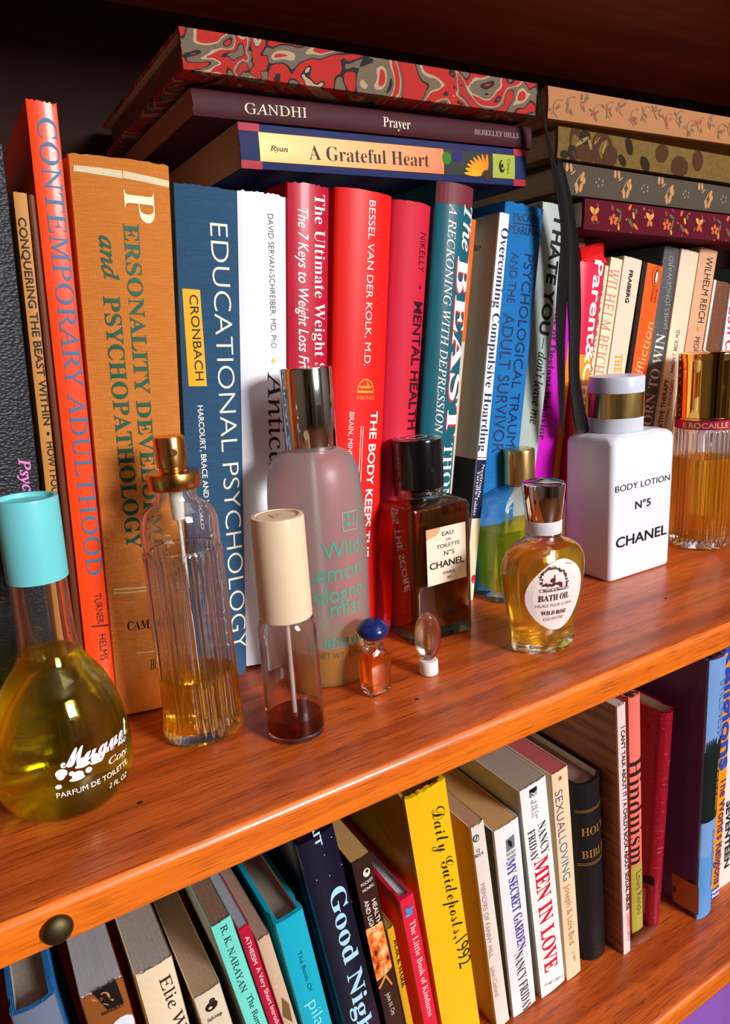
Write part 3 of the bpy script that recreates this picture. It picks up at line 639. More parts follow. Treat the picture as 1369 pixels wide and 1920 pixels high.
def fl(T, z, i):
    o = []
    cxu = T*(.35+.4*((i*.37) % 1))
    for k_ in range(5):
        a = rg.random()*6.28; r = rg.uniform(.001, .004); o.append((cxu+r*math.cos(a), z+r*math.sin(a), .0013, .0005, a, rg.choice((OLv, OLv, (150, 112, 76), ROS if i % 3 == 0 else OLv))))
    for k_ in range(6):
        a = .5*k_; o.append((cxu+.005*math.cos(a), z-.003+.004*math.sin(a), .0012, .00018, a+1.5, (150, 100, 66)))
    return o
b.blobs(motif_row(b, 20, fl, 1.5), 'rose_spray_print')

# ribbons ---------------------------------------------------------------------
def ribbon(pts, label, twist=0):
    """pts: picture centre x, y, width px, depth y"""
    V, F = [], []; M = N('black_grosgrain')
    wv = M.n('ShaderNodeTexWave'); wv.bands_direction = 'Z'; M.l(M.coords((1, 1, 1)), wv.inputs[0]); wv.inputs['Scale'].default_value = 320
    M.b.inputs['Base Color'].default_value = (.006, .006, .007, 1); M.b.inputs['Roughness'].default_value = .42; M.b.inputs['Specular IOR Level'].default_value = .3; M.bump(wv.outputs['Fac'], .0004, 1)
    for k_, (px, py, wd, yy) in enumerate(pts):
        for sx, dy in ((-.5, 0), (0, -.0012), (.5, 0)):
            d = ray((px+sx*wd*1.2, py)); P = CAM+d*((yy-CAM.y)/d.y); V.append((P.x, P.y+dy+(sx*twist*.003), P.z))
    n = len(pts)
    for k_ in range(n-1):
        for j in range(2): a = k_*3+j; F.append((a, a+1, a+4, a+3))
    o = mesh_obj('ribbon', V, F, M.m, None, smooth=True); sm = o.modifiers.new('s', 'SUBSURF'); sm.levels = sm.render_levels = 2
    so = o.modifiers.new('t', 'SOLIDIFY'); so.thickness = .0003
    return tag(o, label, 'ribbon', 'black ribbon ties')
ribbon([(1011, 172, 4, .112), (1018, 215, 9, .110), (1026, 260, 11, .109), (1040, 320, 16, .110), (1052, 372, 18, .110), (1060, 430, 18, .110), (1058, 467, 18, .111), (1055, 529, 22, .112), (1051, 592, 22, .113), (1051, 654, 18, .114), (1052, 700, 17, .114), (1053, 748, 16, .115), (1055, 807, 8, .116), (1056, 822, 3, .116)],
       'narrow ribbed black ribbon tail hanging left, its point above the white lotion bottle', 1)
ribbon([(1046, 300, 10, .116), (1058, 345, 14, .1155), (1067, 400, 16, .1155), (1075, 460, 18, .1155), (1076, 514, 20, .116), (1076, 576, 22, .1165), (1078, 623, 18, .117), (1075, 686, 16, .1175), (1078, 730, 18, .118), (1086, 775, 20, .118), (1093, 812, 24, .118)],
       'dark matt black ribbon tail hanging right, widening at its end behind the bottle', 0)

# ---- lower row -----------------------------------------------------------------
pg1, pg2, pg3 = (190, 180, 168), (176, 148, 122), (150, 122, 100)
b = lo(-.0190, -.0015, .180, -4.2, .050, .0168, bulge=.002, hard=True, cover=mat((44, 120, 190), .6, 'cloth'), pages=(168, 160, 148), speck=.35, rec=.006, spine=mat((112, 122, 146), .5),
       label='blue cloth hardcover with a frayed spine at the bottom left corner')
b = lo(.0068, .0252, .1725, -4.6, .050, .0175, bulge=.001, cover=mat((206, 160, 100), .6, 'worn'), spine=mat((150, 84, 36), .5), pages=(196, 194, 194), speck=.12, wear=.0022,
       label='brown spined paperback with torn head and a round white sticker, below nail head')
b.patch([(172, 1858), (216, 1835), (232, 1878), (200, 1890)], (26, 20, 18), 'black_emblem_square'); b.text('Z', 'scriptb', (196, 130, 70), (184, 1856), (204, 1880), 26, 'emblem_letter', off=.0003)
b.text('BERKELEY', 'bold', (40, 26, 16), (190, 1898), (232, 1880), 6, 'publisher_name'); c0 = b.uz((232, 1912)); b.blobs([(c0.x-.001, c0.y-.002, .0055, .0055, 0, (226, 226, 232))], 'white_sticker', .0004)
b = lo(.0299, .0470, .1705, -4.6, .050, .0170, bulge=.0008, cover=mat((236, 214, 180), .5, 'paper', var=.08), pages=pg1, speck=.25, wear=.0007,
       label='thick cream paperback with tall thin black serif name, right of the brown one')
b.text('Elie Wiesel', 'seriflight', (50, 40, 38), (307, 1828), (362, 1985), 23, 'author_name')
b = lo(.0533, .0668, .1425, -7.5, .050, .0134, bulge=.0005, cover=mat((120, 84, 58), .6, 'paper'), spine=mat((226, 208, 180), .5, 'paper'), pages=(178, 150, 122), speck=.25,
       label='short beige self-help paperback with small black emblem and brown page edges')
c0 = b.uz((396, 1884)); b.blobs([(c0.x, c0.y, .0032, .0026, .3, (34, 28, 26)), (c0.x+.001, c0.y+.003, .0015, .0012, 0, (50, 40, 36)), (c0.x-.0008, c0.y-.0006, .0010, .0008, 0, (220, 200, 176))], 'emblem', .0003)
b.text('Self-Help', 'obl', (60, 50, 44), (388, 1913), (416, 1896), 7, 'small_lettering')
b = lo(.0656, .0760, .1765, -9.5, .050, .0098, bulge=.0004, cover=mat((196, 196, 190), .5, 'paper'), spine=mat((120, 228, 212), .4), pages=(160, 126, 100), speck=.4,
       label='pale turquoise spined paperback with thin black capitals')
b.text('R. K. NARAYAN', 'seriflight', (40, 60, 66), (418, 1734), (458, 1858), 14, 'author_name'); b.text('The Ramayana', 'seriflight', (40, 60, 66), (466, 1864), (498, 1955), 12, 'title')
b = lo(.0784, .0842, .1680, -9.1, .050, .0053, bulge=.0003, cover=mat((192, 22, 58), .4), pages=(170, 172, 182), speck=.3,
       label='slim crimson paperback with white capitals right of the turquoise one')
b.text('ATHEISM', 'sans', (246, 236, 232), (462, 1754), (479, 1806), 9, 'title'); b.text('A Very Short Introduction', 'sans', (246, 236, 232), (483, 1812), (530, 1945), 9, 'subtitle')
b = lo(.0868, .0937, .157, -9.0, .050, .0067, bulge=.0005, cover=mat((214, 180, 150), .6, 'worn'), pages=(176, 156, 134), speck=.15, wear=.0012,
       label='worn peach and grey paperback with peeling spine and wavy pages')
b.patch([(527, 1868), (541, 1880), (548, 1915), (530, 1905)], (120, 92, 50), 'peeled_spot', kind='paper')
b = lo(.0968, .1128, .1605, -7.8, .050, .0150, bulge=.0006, hard=True, cover=mat((24, 176, 204), .34, var=.05), pages=(150, 138, 122), speck=.1, rec=.004,
       label='bright turquoise hardcover leaning left of the black one')
b.text('The Book Of', 'thin', (20, 60, 80), (560, 1782), (582, 1856), 8, 'title'); b.text('pilates', 'thin', (170, 240, 246), (585, 1873), (614, 1958), 22, 'title')
b = lo(.1122, .1334, .199, -8.3, .050, .0204, bulge=.0012, hard=True, cover=mat((14, 20, 44), .22, coat=.6), pages=(100, 92, 84), depth=.14,
       label='glossy black and midnight blue hardcover with large pale blue serif title and stars')
b.text('SPIRIT', 'bold', (190, 226, 236), (576, 1500), (597, 1584), 14, 'small_lettering'); b.text('Good Night', 'serifb', (176, 222, 240), (629, 1661), (690, 1950), 32, 'title')
b.blobs([(*b.uz(p), .0003, .0003, 0, (210, 220, 230)) for p in ((616, 1639), (592, 1648), (620, 1568), (655, 1750), (660, 1690), (606, 1600), (640, 1620), (648, 1780))], 'printed_stars')
b = lo(.1413, .1537, .1745, -7.2, .050, .0118, bulge=.0006, cover=mat((56, 30, 24), .34, 'plain', coat=.2), pages=(214, 168, 96), speck=.2,
       label='dark brown paperback with a glowing tree picture on its spine')
M = N('fire_picture'); f = M.noise((230, 230, 130), 1, 5, .6); M.l(M.ramp(f, [(.3, lin((60, 20, 10))), (.42, lin((226, 86, 20))), (.55, lin((240, 170, 80))), (.66, lin((232, 212, 170)))]), M.b.inputs['Base Color'])
b.patch([(682, 1745), (716, 1725), (735, 1812), (706, 1840)], 0, 'fire_picture', mt=M.m)
for pp in ([(709, 1852), (720, 1826), (723, 1827), (712, 1853)], [(720, 1828), (733, 1845), (735, 1843), (722, 1824)], [(716, 1826), (699, 1833), (700, 1837), (717, 1830)], [(717, 1828), (719, 1792), (721, 1792), (720, 1828)]): b.patch(pp, (236, 150, 70), 'tree_branch', .0003)
b.text('HEALTH', 'bold', (226, 214, 200), (699, 1684), (710, 1730), 9, 'title'); b.text('AND LIGHT', 'bold', (226, 214, 200), (685, 1687), (699, 1746), 9, 'title'); b.text('John N. Ott', 'sans', (220, 206, 190), (726, 1859), (737, 1900), 8, 'author_name')
b.text('POCKET', 'bold', (230, 220, 206), (676, 1660), (698, 1644), 6, 'publisher_name'); b.text('NONFIC.', 'bold', (230, 220, 206), (679, 1670), (701, 1655), 6, 'publisher_name'); c0 = b.uz((686, 1634)); b.blobs([(c0.x, c0.y, .0022, .0028, 0, (232, 224, 212)), (c0.x+.0004, c0.y+.0008, .0010, .0011, 0, (56, 30, 24))], 'emblem', .0003)
b = lo(.1604, .1650, .122, -7.4, .050, .0045, bulge=.0003, cover=mat((222, 164, 30), .5), pages=(170, 130, 70),
       label='short thin yellow booklet low between the brown paperback and pink one')
b.text('BLACK MARK', 'serifb', (40, 26, 14), (741, 1760), (757, 1850), 8, 'title')
b = lo(.1693, .1792, .1360, -7.5, .050, .0096, bulge=.0003, hard=True, cover=mat((226, 34, 66), .4), pages=(214, 220, 230), speck=.03, board=mat((190, 180, 170), .8), rec=.002, spine=None,
       label='small pinkish red hardcover with pale lettering and a blue bird')
b.text('The Little Book of Kindness', 'serif', (246, 214, 200), (772, 1725), (807, 1903), 11, 'title')
c0 = b.uz((766, 1708)); b.blobs([(c0.x, c0.y, .0015, .0034, .5, (60, 150, 210)), (c0.x+.0012, c0.y+.0010, .0024, .0010, .3, (60, 150, 210)), (c0.x-.0014, c0.y-.002, .0018, .0008, -.4, (90, 170, 220))], 'blue_bird_print', .0003)
b = lo(.1758, .2038, .1975, -6.5, .050, .0278, bulge=.0008, hard=True, cover=mat((244, 190, 20), .36, coat=.25, var=.04), depth=.14, pages=(190, 180, 140), wear=.001, rec=.008,
       label='thick yellow hardcover with flowing black script lettering')
b.text('Daily Guideposts,1992', 'script', (40, 30, 12), (819, 1512), (871, 1808), 24, 'title')
b.cover_text('A year of stories', 'script', (60, 40, 14), (706, 1530), (738, 1585), .003)
b = lo(.2203, .2304, .160, -6.3, .050, .0112, bulge=.0004, cover=mat((190, 140, 76), .6, 'paper'), spine=mat((228, 216, 206), .5, 'paper', var=.05), pages=(186, 146, 118), speck=.1, wear=.0016,
       label='off-white creased paperback with a torn corner right of the yellow book')
c0 = b.uz((892, 1571)); b.blobs([(c0.x, c0.y, .0022, .0026, 0, (40, 34, 34)), (c0.x, c0.y, .0016, .0019, 0, (226, 214, 204)), (c0.x, c0.y, .0005, .0022, -.5, (40, 34, 34))], 'ring_emblem', .0003)
b.text('4014', 'sans', (50, 40, 40), (889, 1607), (905, 1597), 7, 'number'); b.text('Q', 'sans', (50, 40, 40), (893, 1595), (899, 1592), 6, 'number')
b.text('MEMOIRS OF FANNY HILL', 'thin', (176, 110, 116), (904, 1656), (921, 1794), 8, 'title'); b.text('John Cleland', 'thin', (190, 120, 110), (922, 1811), (932, 1866), 8, 'author_name')
b = lo(.2375, .2574, .1495, -5.5, .050, .0205, bulge=.0006, cover=mat((74, 92, 92), .5), spine=mat((238, 234, 234), .42, var=.04), pages=(206, 160, 100), speck=.1,
       label='white spined paperback with purple title and honey coloured page edges')
b.patch([(947, 1575), (963, 1562), (964, 1586), (949, 1598)], (120, 118, 122), 'grey_emblem_square'); c0 = b.uz((955, 1580)); b.blobs([(c0.x, c0.y, .0012, .0030, .3, (24, 22, 24)), (c0.x-.001, c0.y+.002, .0010, .0010, 0, (24, 22, 24))], 'emblem', .0003)
b.text('POCKET', 'sans', (40, 40, 44), (949, 1603), (966, 1592), 6, 'publisher_name'); b.text('NONFIC', 'sans', (40, 40, 44), (950, 1611), (967, 1600), 6, 'publisher_name')
b.text('MY SECRET GARDEN', 'serifb', (70, 50, 150), (956, 1611), (978, 1778), 16, 'title'); b.text('NANCY FRIDAY', 'serif', (36, 30, 34), (971, 1784), (988, 1891), 16, 'author_name'); b.text('0 671', 'sans', (70, 66, 66), (983, 1906), (992, 1900), 4, 'number')
b = lo(.2579, .2800, .1683, -6.5, .050, .0225, bulge=.0006, cover=mat((190, 190, 180), .5, 'paper'), spine=mat((240, 238, 234), .4, var=.03), pages=(178, 160, 142), speck=.1,
       label='white paperback with large red title beside two black name lines')
b.patch([(991, 1481), (1005, 1472), (1006, 1487), (992, 1496)], (20, 20, 22), 'black_logo_box'); b.text('Dell', 'bold', (240, 236, 230), (993, 1490), (1005, 1483), 7, 'publisher_name', off=.0003)
b.text('NF 4.95 U.S.', 'thin', (70, 66, 66), (996, 1500), (999, 1532), 6, 'price'); b.text('6.50 Can', 'thin', (70, 66, 66), (1003, 1500), (1006, 1532), 5, 'price')
b.text('NANCY', 'serif', (30, 26, 28), (1014, 1540), (1022, 1598), 15, 'author_name'); b.text('FRIDAY', 'serif', (30, 26, 28), (995, 1556), (1002, 1612), 13, 'author_name')
b.text('MEN IN LOVE', 'serifb', (220, 20, 54), (1013, 1608), (1033, 1816), 26, 'title'); b.text('0 440 15903 2', 'thin', (80, 76, 74), (1021, 1846), (1055, 1828), 6, 'number')
b = lo(.2843, .2988, .1690, -5.6, .050, .0142, bulge=.0006, cover=mat((232, 206, 168), .5, 'paper', var=.05), pages=(196, 90, 90), speck=.1,
       label='cream paperback with dusty pink page edges left of the black bible')
b.text('SEXUAL', 'thin', (96, 70, 130), (1046, 1481), (1053, 1566), 13, 'title'); b.text('LOVING', 'thin', (40, 120, 170), (1054, 1569), (1062, 1648), 13, 'title'); b.text('Joseph & Lois Bird', 'thin', (190, 110, 50), (1063, 1657), (1072, 1768), 10, 'author_name')
c0 = b.uz((1049, 1458)); b.blobs([(c0.x, c0.y, .0013, .0017, 0, (190, 120, 50)), (c0.x, c0.y+.0003, .0006, .0007, 0, (70, 50, 60))], 'emblem', .0003)
b.text('0 380', 'thin', (170, 130, 110), (1073, 1782), (1077, 1800), 4, 'number')
b = lo(.3100, .3345, .148, -4.9, .056, .0232, bulge=.0060, hard=True, cover=mat((24, 24, 26), .42, 'leather'), pages=(176, 130, 124), speck=.35, rec=.0055, depth=.10,
       label='small thick black leather bible with gold lettering and double gold lines')
def hb(p): return b.uz(p).y
for zz in (hb((1095, 1512)), hb((1100, 1610))):
    b.band(zz, zz+.0006, (214, 160, 70), 'gold_line', .0003, metal=.7, rough=.35); b.band(zz+.0013, zz+.0018, (214, 160, 70), 'gold_line', .0003, metal=.7, rough=.35)
def level_text(b, s, st, rgb, u0, u1, z, h, name, **k):
    P, F = layout(s, st, (u0, z), (u1, z), h); return b.print2d(P, F, mat(rgb, k.get('rough', .35), metal=k.get('metal', 0), var=.05), name, .0004)
level_text(b, 'HOLY', 'serif', (220, 166, 80), .0025, .0215, hb((1100, 1546)), .0062, 'title', metal=.6); level_text(b, 'BIBLE', 'serif', (220, 166, 80), .0022, .0218, hb((1103, 1587)), .0062, 'title', metal=.6)
# wood grained cover
M = N('wood_print'); g = M.noise((6, 12, 170), 1, 5, .6); M.l(M.ramp(g, [(.3, lin((92, 50, 34))), (.5, lin((170, 108, 80))), (.75, lin((196, 140, 104)))]), M.b.inputs['Base Color']); M.b.inputs['Roughness'].default_value = .45
b = lo(.3330, .3412, .203, -4.6, .042, .0072, bulge=.0003, cover=M.m, spine=mat((232, 206, 204), .45, var=.06), depth=.18, pages=(220, 200, 190), wear=.0016,
       label='tall thin picture book with wood grain cover and narrow pale spine')
b.text("I CAN'T TALK ABOUT IT / A CHILD'S BOOK ABOUT SEXUAL ABUSE", 'bold', (44, 34, 38), (1167, 1362), (1177, 1705), 7, 'title'); b.text('SANFORD', 'thin', (170, 120, 110), (1177.5, 1712), (1179, 1762), 6, 'author_name')
b = lo(.3532, .3654, .199, -4.2, .050, .0122, bulge=.0014, hard=True, cover=mat((236, 118, 104), .45, var=.05), depth=.15, pages=(60, 54, 50), wear=.0016, rec=.006,
       label='salmon pink and olive jacketed book with black title beside the thin picture book')
zs = b.uz((1195, 1618)).y; b.band(.0004, zs, (176, 162, 66), 'olive_base'); b.text('Hinduism', 'serif', (50, 26, 24), (1189, 1421), (1193, 1617), 23, 'title'); b.text('Louis Renou', 'thin', (60, 44, 20), (1195, 1631), (1197, 1709), 10, 'author_name')
b = lo(.3865, .4002, .177, 1.0, .0495, .0136, bulge=.0040, hard=True, cover=mat((150, 16, 36), .3, 'worn', coat=.3), depth=.11, pages=(222, 202, 176), speck=.05, rec=.006, wear=.0012,
       label='scuffed dark red leather hardcover with cream page edges and dark label')
b.cover_patch([tuple(b.cyz(p)) for p in ((1206, 1640), (1227, 1646), (1227, 1662), (1206, 1654))], (24, 12, 14), 'black_label')
b.cover_patch([tuple(b.cyz(p)) for p in ((1206, 1664), (1211, 1666), (1210, 1715), (1206, 1708))], (200, 180, 150), 'paper_label')
b.cover_text('LD', 'sans', (196, 70, 40), (1203, 1360), (1214, 1364), .004)
b = lo(.4128, .4322, .214, -1.6, .033, .0172, bulge=.0020, hard=True, cover=mat((104, 82, 140), .34, coat=.2, var=.15), spine=mat((120, 160, 214), .34), depth=.15, pages=(70, 70, 74), rec=.006,
       label='purple and light blue jacketed hardcover with dark trees on spine')
za, zb, zd = b.uz((1338, 1530)).y, b.uz((1342, 1400)).y, b.uz((1335, 1595)).y
b.band(za, zb, (14, 26, 24), 'dark_forest_band'); b.band(.0004, zd, (92, 152, 214), 'lake_band')
rr = random.Random(5); b.blobs([(b.th1*(.08+.085*i), zb+.002, .0007, rr.uniform(.002, .009), 0, (16, 30, 28)) for i in range(11)], 'treetops')
b.text('STILLNESS', 'thin', (70, 110, 170), (1352, 1273), (1346, 1373), 11, 'title'); b.text('what can do in silence', 'sans', (220, 200, 120), (1345, 1420), (1338, 1515), 4, 'subtitle'); b.text('RICHARD MAHLER', 'thin', (60, 100, 150), (1334, 1555), (1330, 1660), 5, 'author_name')
b.cover_patch([tuple(b.cyz(p)) for p in ((1311, 1664), (1310, 1716), (1262, 1690), (1260, 1636))], (206, 152, 92), 'tan_cover_panel')
b.cover_patch([tuple(b.cyz(p)) for p in ((1262, 1660), (1268, 1662), (1268, 1674), (1262, 1672))], (30, 24, 24), 'barcode')
b = lo(.4378, .4500, .2185, -.7, .038, .0132, bulge=.0004, cover=mat((250, 146, 14), .36), depth=.14, label='bright orange paperback with big blue lettering and blue foot')
b.text('Religions', 'heavy', (34, 70, 170), (1368, 1210), (1359, 1440), 21, 'title'); b.text("The World's Religions", 'bold', (70, 44, 110), (1358, 1455), (1344, 1655), 13, 'subtitle')
zq = b.uz((1342, 1662)).y; b.band(.0004, zq, (34, 56, 150), 'blue_foot'); b.text('alpha', 'heavy', (246, 246, 250), (1334, 1672), (1350, 1662), 6, 'publisher_name', off=.0003); b.text('books', 'heavy', (246, 246, 250), (1334, 1680), (1350, 1670), 6, 'publisher_name', off=.0003)
b = lo(.4560, .4790, .205, -.3, .042, .0230, bulge=.0006, cover=mat((226, 222, 212), .5), depth=.14, label='white paperback at the right end of the lower shelf')
b.text('SEVENTEEN', 'heavy', (30, 26, 26), (1366, 1500), (1361, 1625), 9, 'title')
# leather bookmark strap
V, F = [], []
zsh = -.2618; A = [(.3575, .0445), (.3640, .0415), (.3740, .0402), (.3830, .0418), (.3905, .0445)]; Bp = [(.3600, .0505), (.3665, .0490), (.3750, .0485), (.3830, .0482), (.3900, .0470)]
for t in range(33):
    f_ = t/32*4; i = min(3, int(f_)); fr = f_-i; zig = .0004 if t % 2 else 0
    p = [A[i][j]+(A[i+1][j]-A[i][j])*fr for j in (0, 1)]; q = [Bp[i][j]+(Bp[i+1][j]-Bp[i][j])*fr for j in (0, 1)]
    V += [(p[0], p[1]-zig, zsh+.0002+.0012*math.sin(t/32*3.1)), (q[0], q[1]+zig, zsh+.0002+.0022*math.sin(t/32*3.1))]
F = [(2*i, 2*i+2, 2*i+3, 2*i+1) for i in range(32)]
o = mesh_obj('bookmark_strap', V, F, mat((132, 66, 40), .6, 'paper'), None, smooth=True); so = o.modifiers.new('t', 'SOLIDIFY'); so.thickness = .0008; so.offset = 1
tag(o, 'brown leather strip with pinked edges lying on the lower shelf', 'bookmark')
# purple folder on the lowest shelf
pur = empty('plastic_folder', (.42, .008, -.5028)); tag(pur, 'glossy purple plastic folder standing under the lower shelf, bottom right', 'folder')
V = [(-.11, 0, 0), (.16, 0, 0), (.16, .004, .218), (-.11, .002, .218), (-.11, .20, 0), (.16, .20, 0), (.16, .20, .218), (-.11, .20, .218)]
o = mesh_obj('shell', V, [(0, 1, 2, 3), (4, 7, 6, 5), (0, 3, 7, 4), (1, 5, 6, 2), (3, 2, 6, 7), (0, 4, 5, 1)], mat((120, 60, 170), .2, coat=.6), pur)
bv = o.modifiers.new('b', 'BEVEL'); bv.width = .003; bv.segments = 3
o = mesh_obj('closing_flap', [(-.05, -.0012, .03), (.10, -.0012, .03), (.10, .0030, .19), (-.05, .0010, .20), (-.02, -.0014, .02)], [(0, 4, 1, 2, 3)], mat((150, 96, 196), .18, coat=.7), pur)
so = o.modifiers.new('t', 'SOLIDIFY'); so.thickness = .001

# ------------------------------------------------------------------ bottles
GLASS = glass_mat('clear_glass', (.999, 1, .999), 0, 1.45, .10)
GOLD = metal_mat('polished_gold', (236, 186, 96), .10); GOLDB = metal_mat('brushed_gold', (226, 190, 120), .22, True)
CHROME = metal_mat('chrome', (214, 210, 208), .09); COPPER = metal_mat('copper_gold', (226, 158, 84), .2)
def liquid(name, tint, clear=.1, sca=.14):
    m_ = glass_mat(name, tint, 0, 1.34, clear); t = m_.node_tree; out = t.nodes['Material Output']; src = out.inputs['Surface'].links[0].from_socket
    d_ = t.nodes.new('ShaderNodeBsdfTranslucent'); e_ = t.nodes.new('ShaderNodeBsdfDiffuse'); a_ = t.nodes.new('ShaderNodeMixShader'); c_ = t.nodes.new('ShaderNodeMixShader')
    col = (min(1, tint[0]), tint[1]*.80, tint[2]*.25, 1); d_.inputs[0].default_value = col; e_.inputs[0].default_value = col; a_.inputs[0].default_value = .4; c_.inputs[0].default_value = sca
    t.links.new(d_.outputs[0], a_.inputs[1]); t.links.new(e_.outputs[0], a_.inputs[2]); t.links.new(src, c_.inputs[1]); t.links.new(a_.outputs[0], c_.inputs[2]); t.links.new(c_.outputs[0], out.inputs['Surface'])
    return m_
def loft(name, secs, mats, parent, n=64, flute=None, mi=None, close=True, tilt=None):
    """secs: (z, hx, hy, corner radius or None for ellipse)"""
    V, F, I = [], [], []
    for k_, sct in enumerate(secs):
        z, hx, hy, cr = sct[:4]
        for i in range(n):
            a = 2*math.pi*(i+.5)/n; c, s_ = math.cos(a), math.sin(a)
            if cr is None: x, y = hx*c, hy*s_
            else:
                cr_ = min(cr, hx, hy); x = math.copysign(hx-cr_, c)+cr_*c; y = math.copysign(hy-cr_, s_)+cr_*s_
            if flute and flute[2] <= z <= flute[3]:
                f = 1-flute[1]*(1-abs(math.cos(a*flute[0]/2))) if not (len(flute) > 4 and flute[4] and abs(c) > flute[4]) else 1
                x *= f; y *= f
            V.append((x, y, z))
    m_ = len(secs)
    for k_ in range(m_-1):
        for i in range(n):
            j = (i+1) % n; F.append((k_*n+i, k_*n+j, (k_+1)*n+j, (k_+1)*n+i)); I.append(mi[k_] if mi else 0)
    if close: F += [tuple(range(n-1, -1, -1)), tuple(range((m_-1)*n, m_*n))]; I += [0, mi[-1] if mi else 0]
    o = mesh_obj(name, V, F, mats, parent, I); fix_normals(o); smooth_by_angle(o, 38); return o
def shell(name, outer, wall, base, mt, parent, n=64, flute=None):
    """thick walled open vessel: outer sections up, inner sections down"""
    inn = [(max(z, base), max(hx-wall, .0008), max(hy-wall, .0008), (None if cr is None else max(cr-wall, .0008))) for z, hx, hy, cr in outer if z >= base or True]
    inn2 = []; 
    for s_ in inn:
        if s_[0] > base+1e-6 or not inn2: inn2.append(s_)
        else: inn2[-1] = s_
    V = None
    o = loft(name, list(outer)+inn2[::-1], mt, parent, n, flute)
    return o, inn2
def fill(name, inn, level, mt, parent, n=64, grow=.00015, flute=None):
    S = []
    for k_, (z, hx, hy, cr) in enumerate(inn):
        if z <= level: S.append((z-(grow if not S else 0), hx+grow, hy+grow, None if cr is None else cr+grow))
        else:
            z0, a, b_, c = inn[k_-1]; t = (level-z0)/(z-z0); S.append((level, a+(hx-a)*t+grow, b_+(hy-b_)*t+grow, None if cr is None else c+(cr-c)*t+grow)); break
    return loft(name, S, mt, parent, n, flute)
class Wrap:
    """prints on a bottle: picture point -> (angle, height) on its body mesh"""
    def __init__(s, root, body):
        bpy.context.view_layer.update()
        s.root = root; s.inv = body.matrix_world.inverted(); me = body.data; zz = [v.co.z for v in me.vertices]; s.z0, s.z1 = min(zz)+.0002, max(zz)-.0002
        s.bvh = BVHTree.FromPolygons([v.co.copy() for v in me.vertices], [tuple(p.vertices) for p in me.polygons])
    def hit(s, p):
        o = s.inv @ CAM; d = (s.inv.to_3x3() @ ray(p)).normalized(); h = s.bvh.ray_cast(o, d)
        return h[0], h[1]
    def ang(s, p):
        h, _ = s.hit(p); q = Vector(p); v = s.root.matrix_world @ Vector((0, 0, (s.z0+s.z1)/2))-CAM
        c = Vector((v.dot(CR)/v.dot(CF)*FPX+IW/2, v.dot(CD)/v.dot(CF)*FPX+IH/2))
        for _k in range(60):                   # just outside the outline: move towards the middle
            if h is not None: break
            q = q+(c-q)*.04; h, _ = s.hit(q)
        return Vector((math.atan2(h.y, h.x), h.z))
    def surf(s, a, z, off):
        d = Vector((math.cos(a), math.sin(a), 0)); z = min(max(z, s.z0), s.z1); o = Vector((0, 0, z))+d*.2
        h = s.bvh.ray_cast(o, -d); return h[0]+h[1]*off
    def text(s, t, style, rgb, p0, p1, hm, name='lettering', off=.00025, level=False, mt=None):
        a, b_ = s.ang(p0), s.ang(p1)
        if level: z = (a.y+b_.y)/2; a.y = b_.y = z
        r = Vector(s.surf((a.x+b_.x)/2, (a.y+b_.y)/2, 0)[:2]).length
        P, F = layout(t, style, (a.x*r, a.y), (b_.x*r, b_.y), hm)
        return s.put(P, F, r, mt or mat(rgb, .5, var=.04), name, off)
    def put(s, P, F, r, mt, name, off=.00025):
        return mesh_obj(name, [s.surf(x/r, z, off) for x, z in P], F, mt, s.root)
def plane_text(root, y, s, style, rgb, p0, p1, hm, name='lettering', off=.0002):
    """print on a bottle face that looks to the front (local plane y)"""
    def pt(p):
        d = ray(p); t = (root.location.y+y-CAM.y)/d.y; P = CAM+d*t-root.location; return Vector((P.x, P.z))
    a, b_ = pt(p0), pt(p1); z = (a.y+b_.y)/2
    P, F = layout(s, style, (a.x, z), (b_.x, z), hm)
    return mesh_obj(name, [(x, y-off, zz) for x, zz in P], F, mat(rgb, .45, var=.04), root)
def arc_ring(name, cx, cy, z, r, w_, a0, a1, mt, root, n=26, h=.0002):
    V, F = [], []
    for i in range(n+1):
        a = a0+(a1-a0)*i/n
        for rr in (r-w_/2, r+w_/2): V.append((cx+rr*math.cos(a), cy+rr*math.sin(a), z+h))
    F = [(2*i, 2*i+1, 2*i+3, 2*i+2) for i in range(n)]; return mesh_obj(name, V, F, mt, root)

# 1. round flask with turquoise cap --------------------------------------------------
mg = empty('perfume_bottle', (.0187, .0618, .0006), (0, math.radians(1.5), 0)); tag(mg, 'round bellied yellow green bottle with long neck and turquoise cap, front left', 'bottle')
outer = [(0.0000, .0185, .0185, None), (.0008, .0210, .0210, None), (.004, .0240, .0240, None), (.008, .0258, .0258, None), (.0145, .0268, .0268, None), (.022, .0267, .0267, None), (.030, .0258, .0258, None), (.037, .0243, .0243, None), (.044, .0222, .0222, None), (.050, .0196, .0196, None), (.055, .0165, .0165, None), (.059, .0136, .0136, None), (.063, .0117, .0117, None), (.068, .0108, .0108, None), (.076, .0105, .0105, None), (.090, .0104, .0104, None), (.0945, .0104, .0104, None)]
g, inn = shell('glass_body', outer, .0015, .0022, GLASS, mg, 72)
fill('perfume', inn, .0640, liquid('yellow_green_perfume', (.985, .90, .14), .10, .04), mg, 72)
lathe('cap', [(.0942, .0112), (.0942, .0112), (.1255, .0113), (.1262, .0111), (.1262, .0098), (.1245, .0093), (.1242, .0012), (.1242, .0002)], mat((112, 206, 212), .38, var=.04), mg, 56)
W = Wrap(mg, g); WH = mat((238, 240, 244), .4, var=.03)
W.text('Muguet', 'scriptb', 0, (112, 1426), (235, 1356), .0064, 'title', mt=WH); W.text('des bois', 'scriptb', 0, (196, 1405), (235, 1380), .0030, 'title', mt=WH)
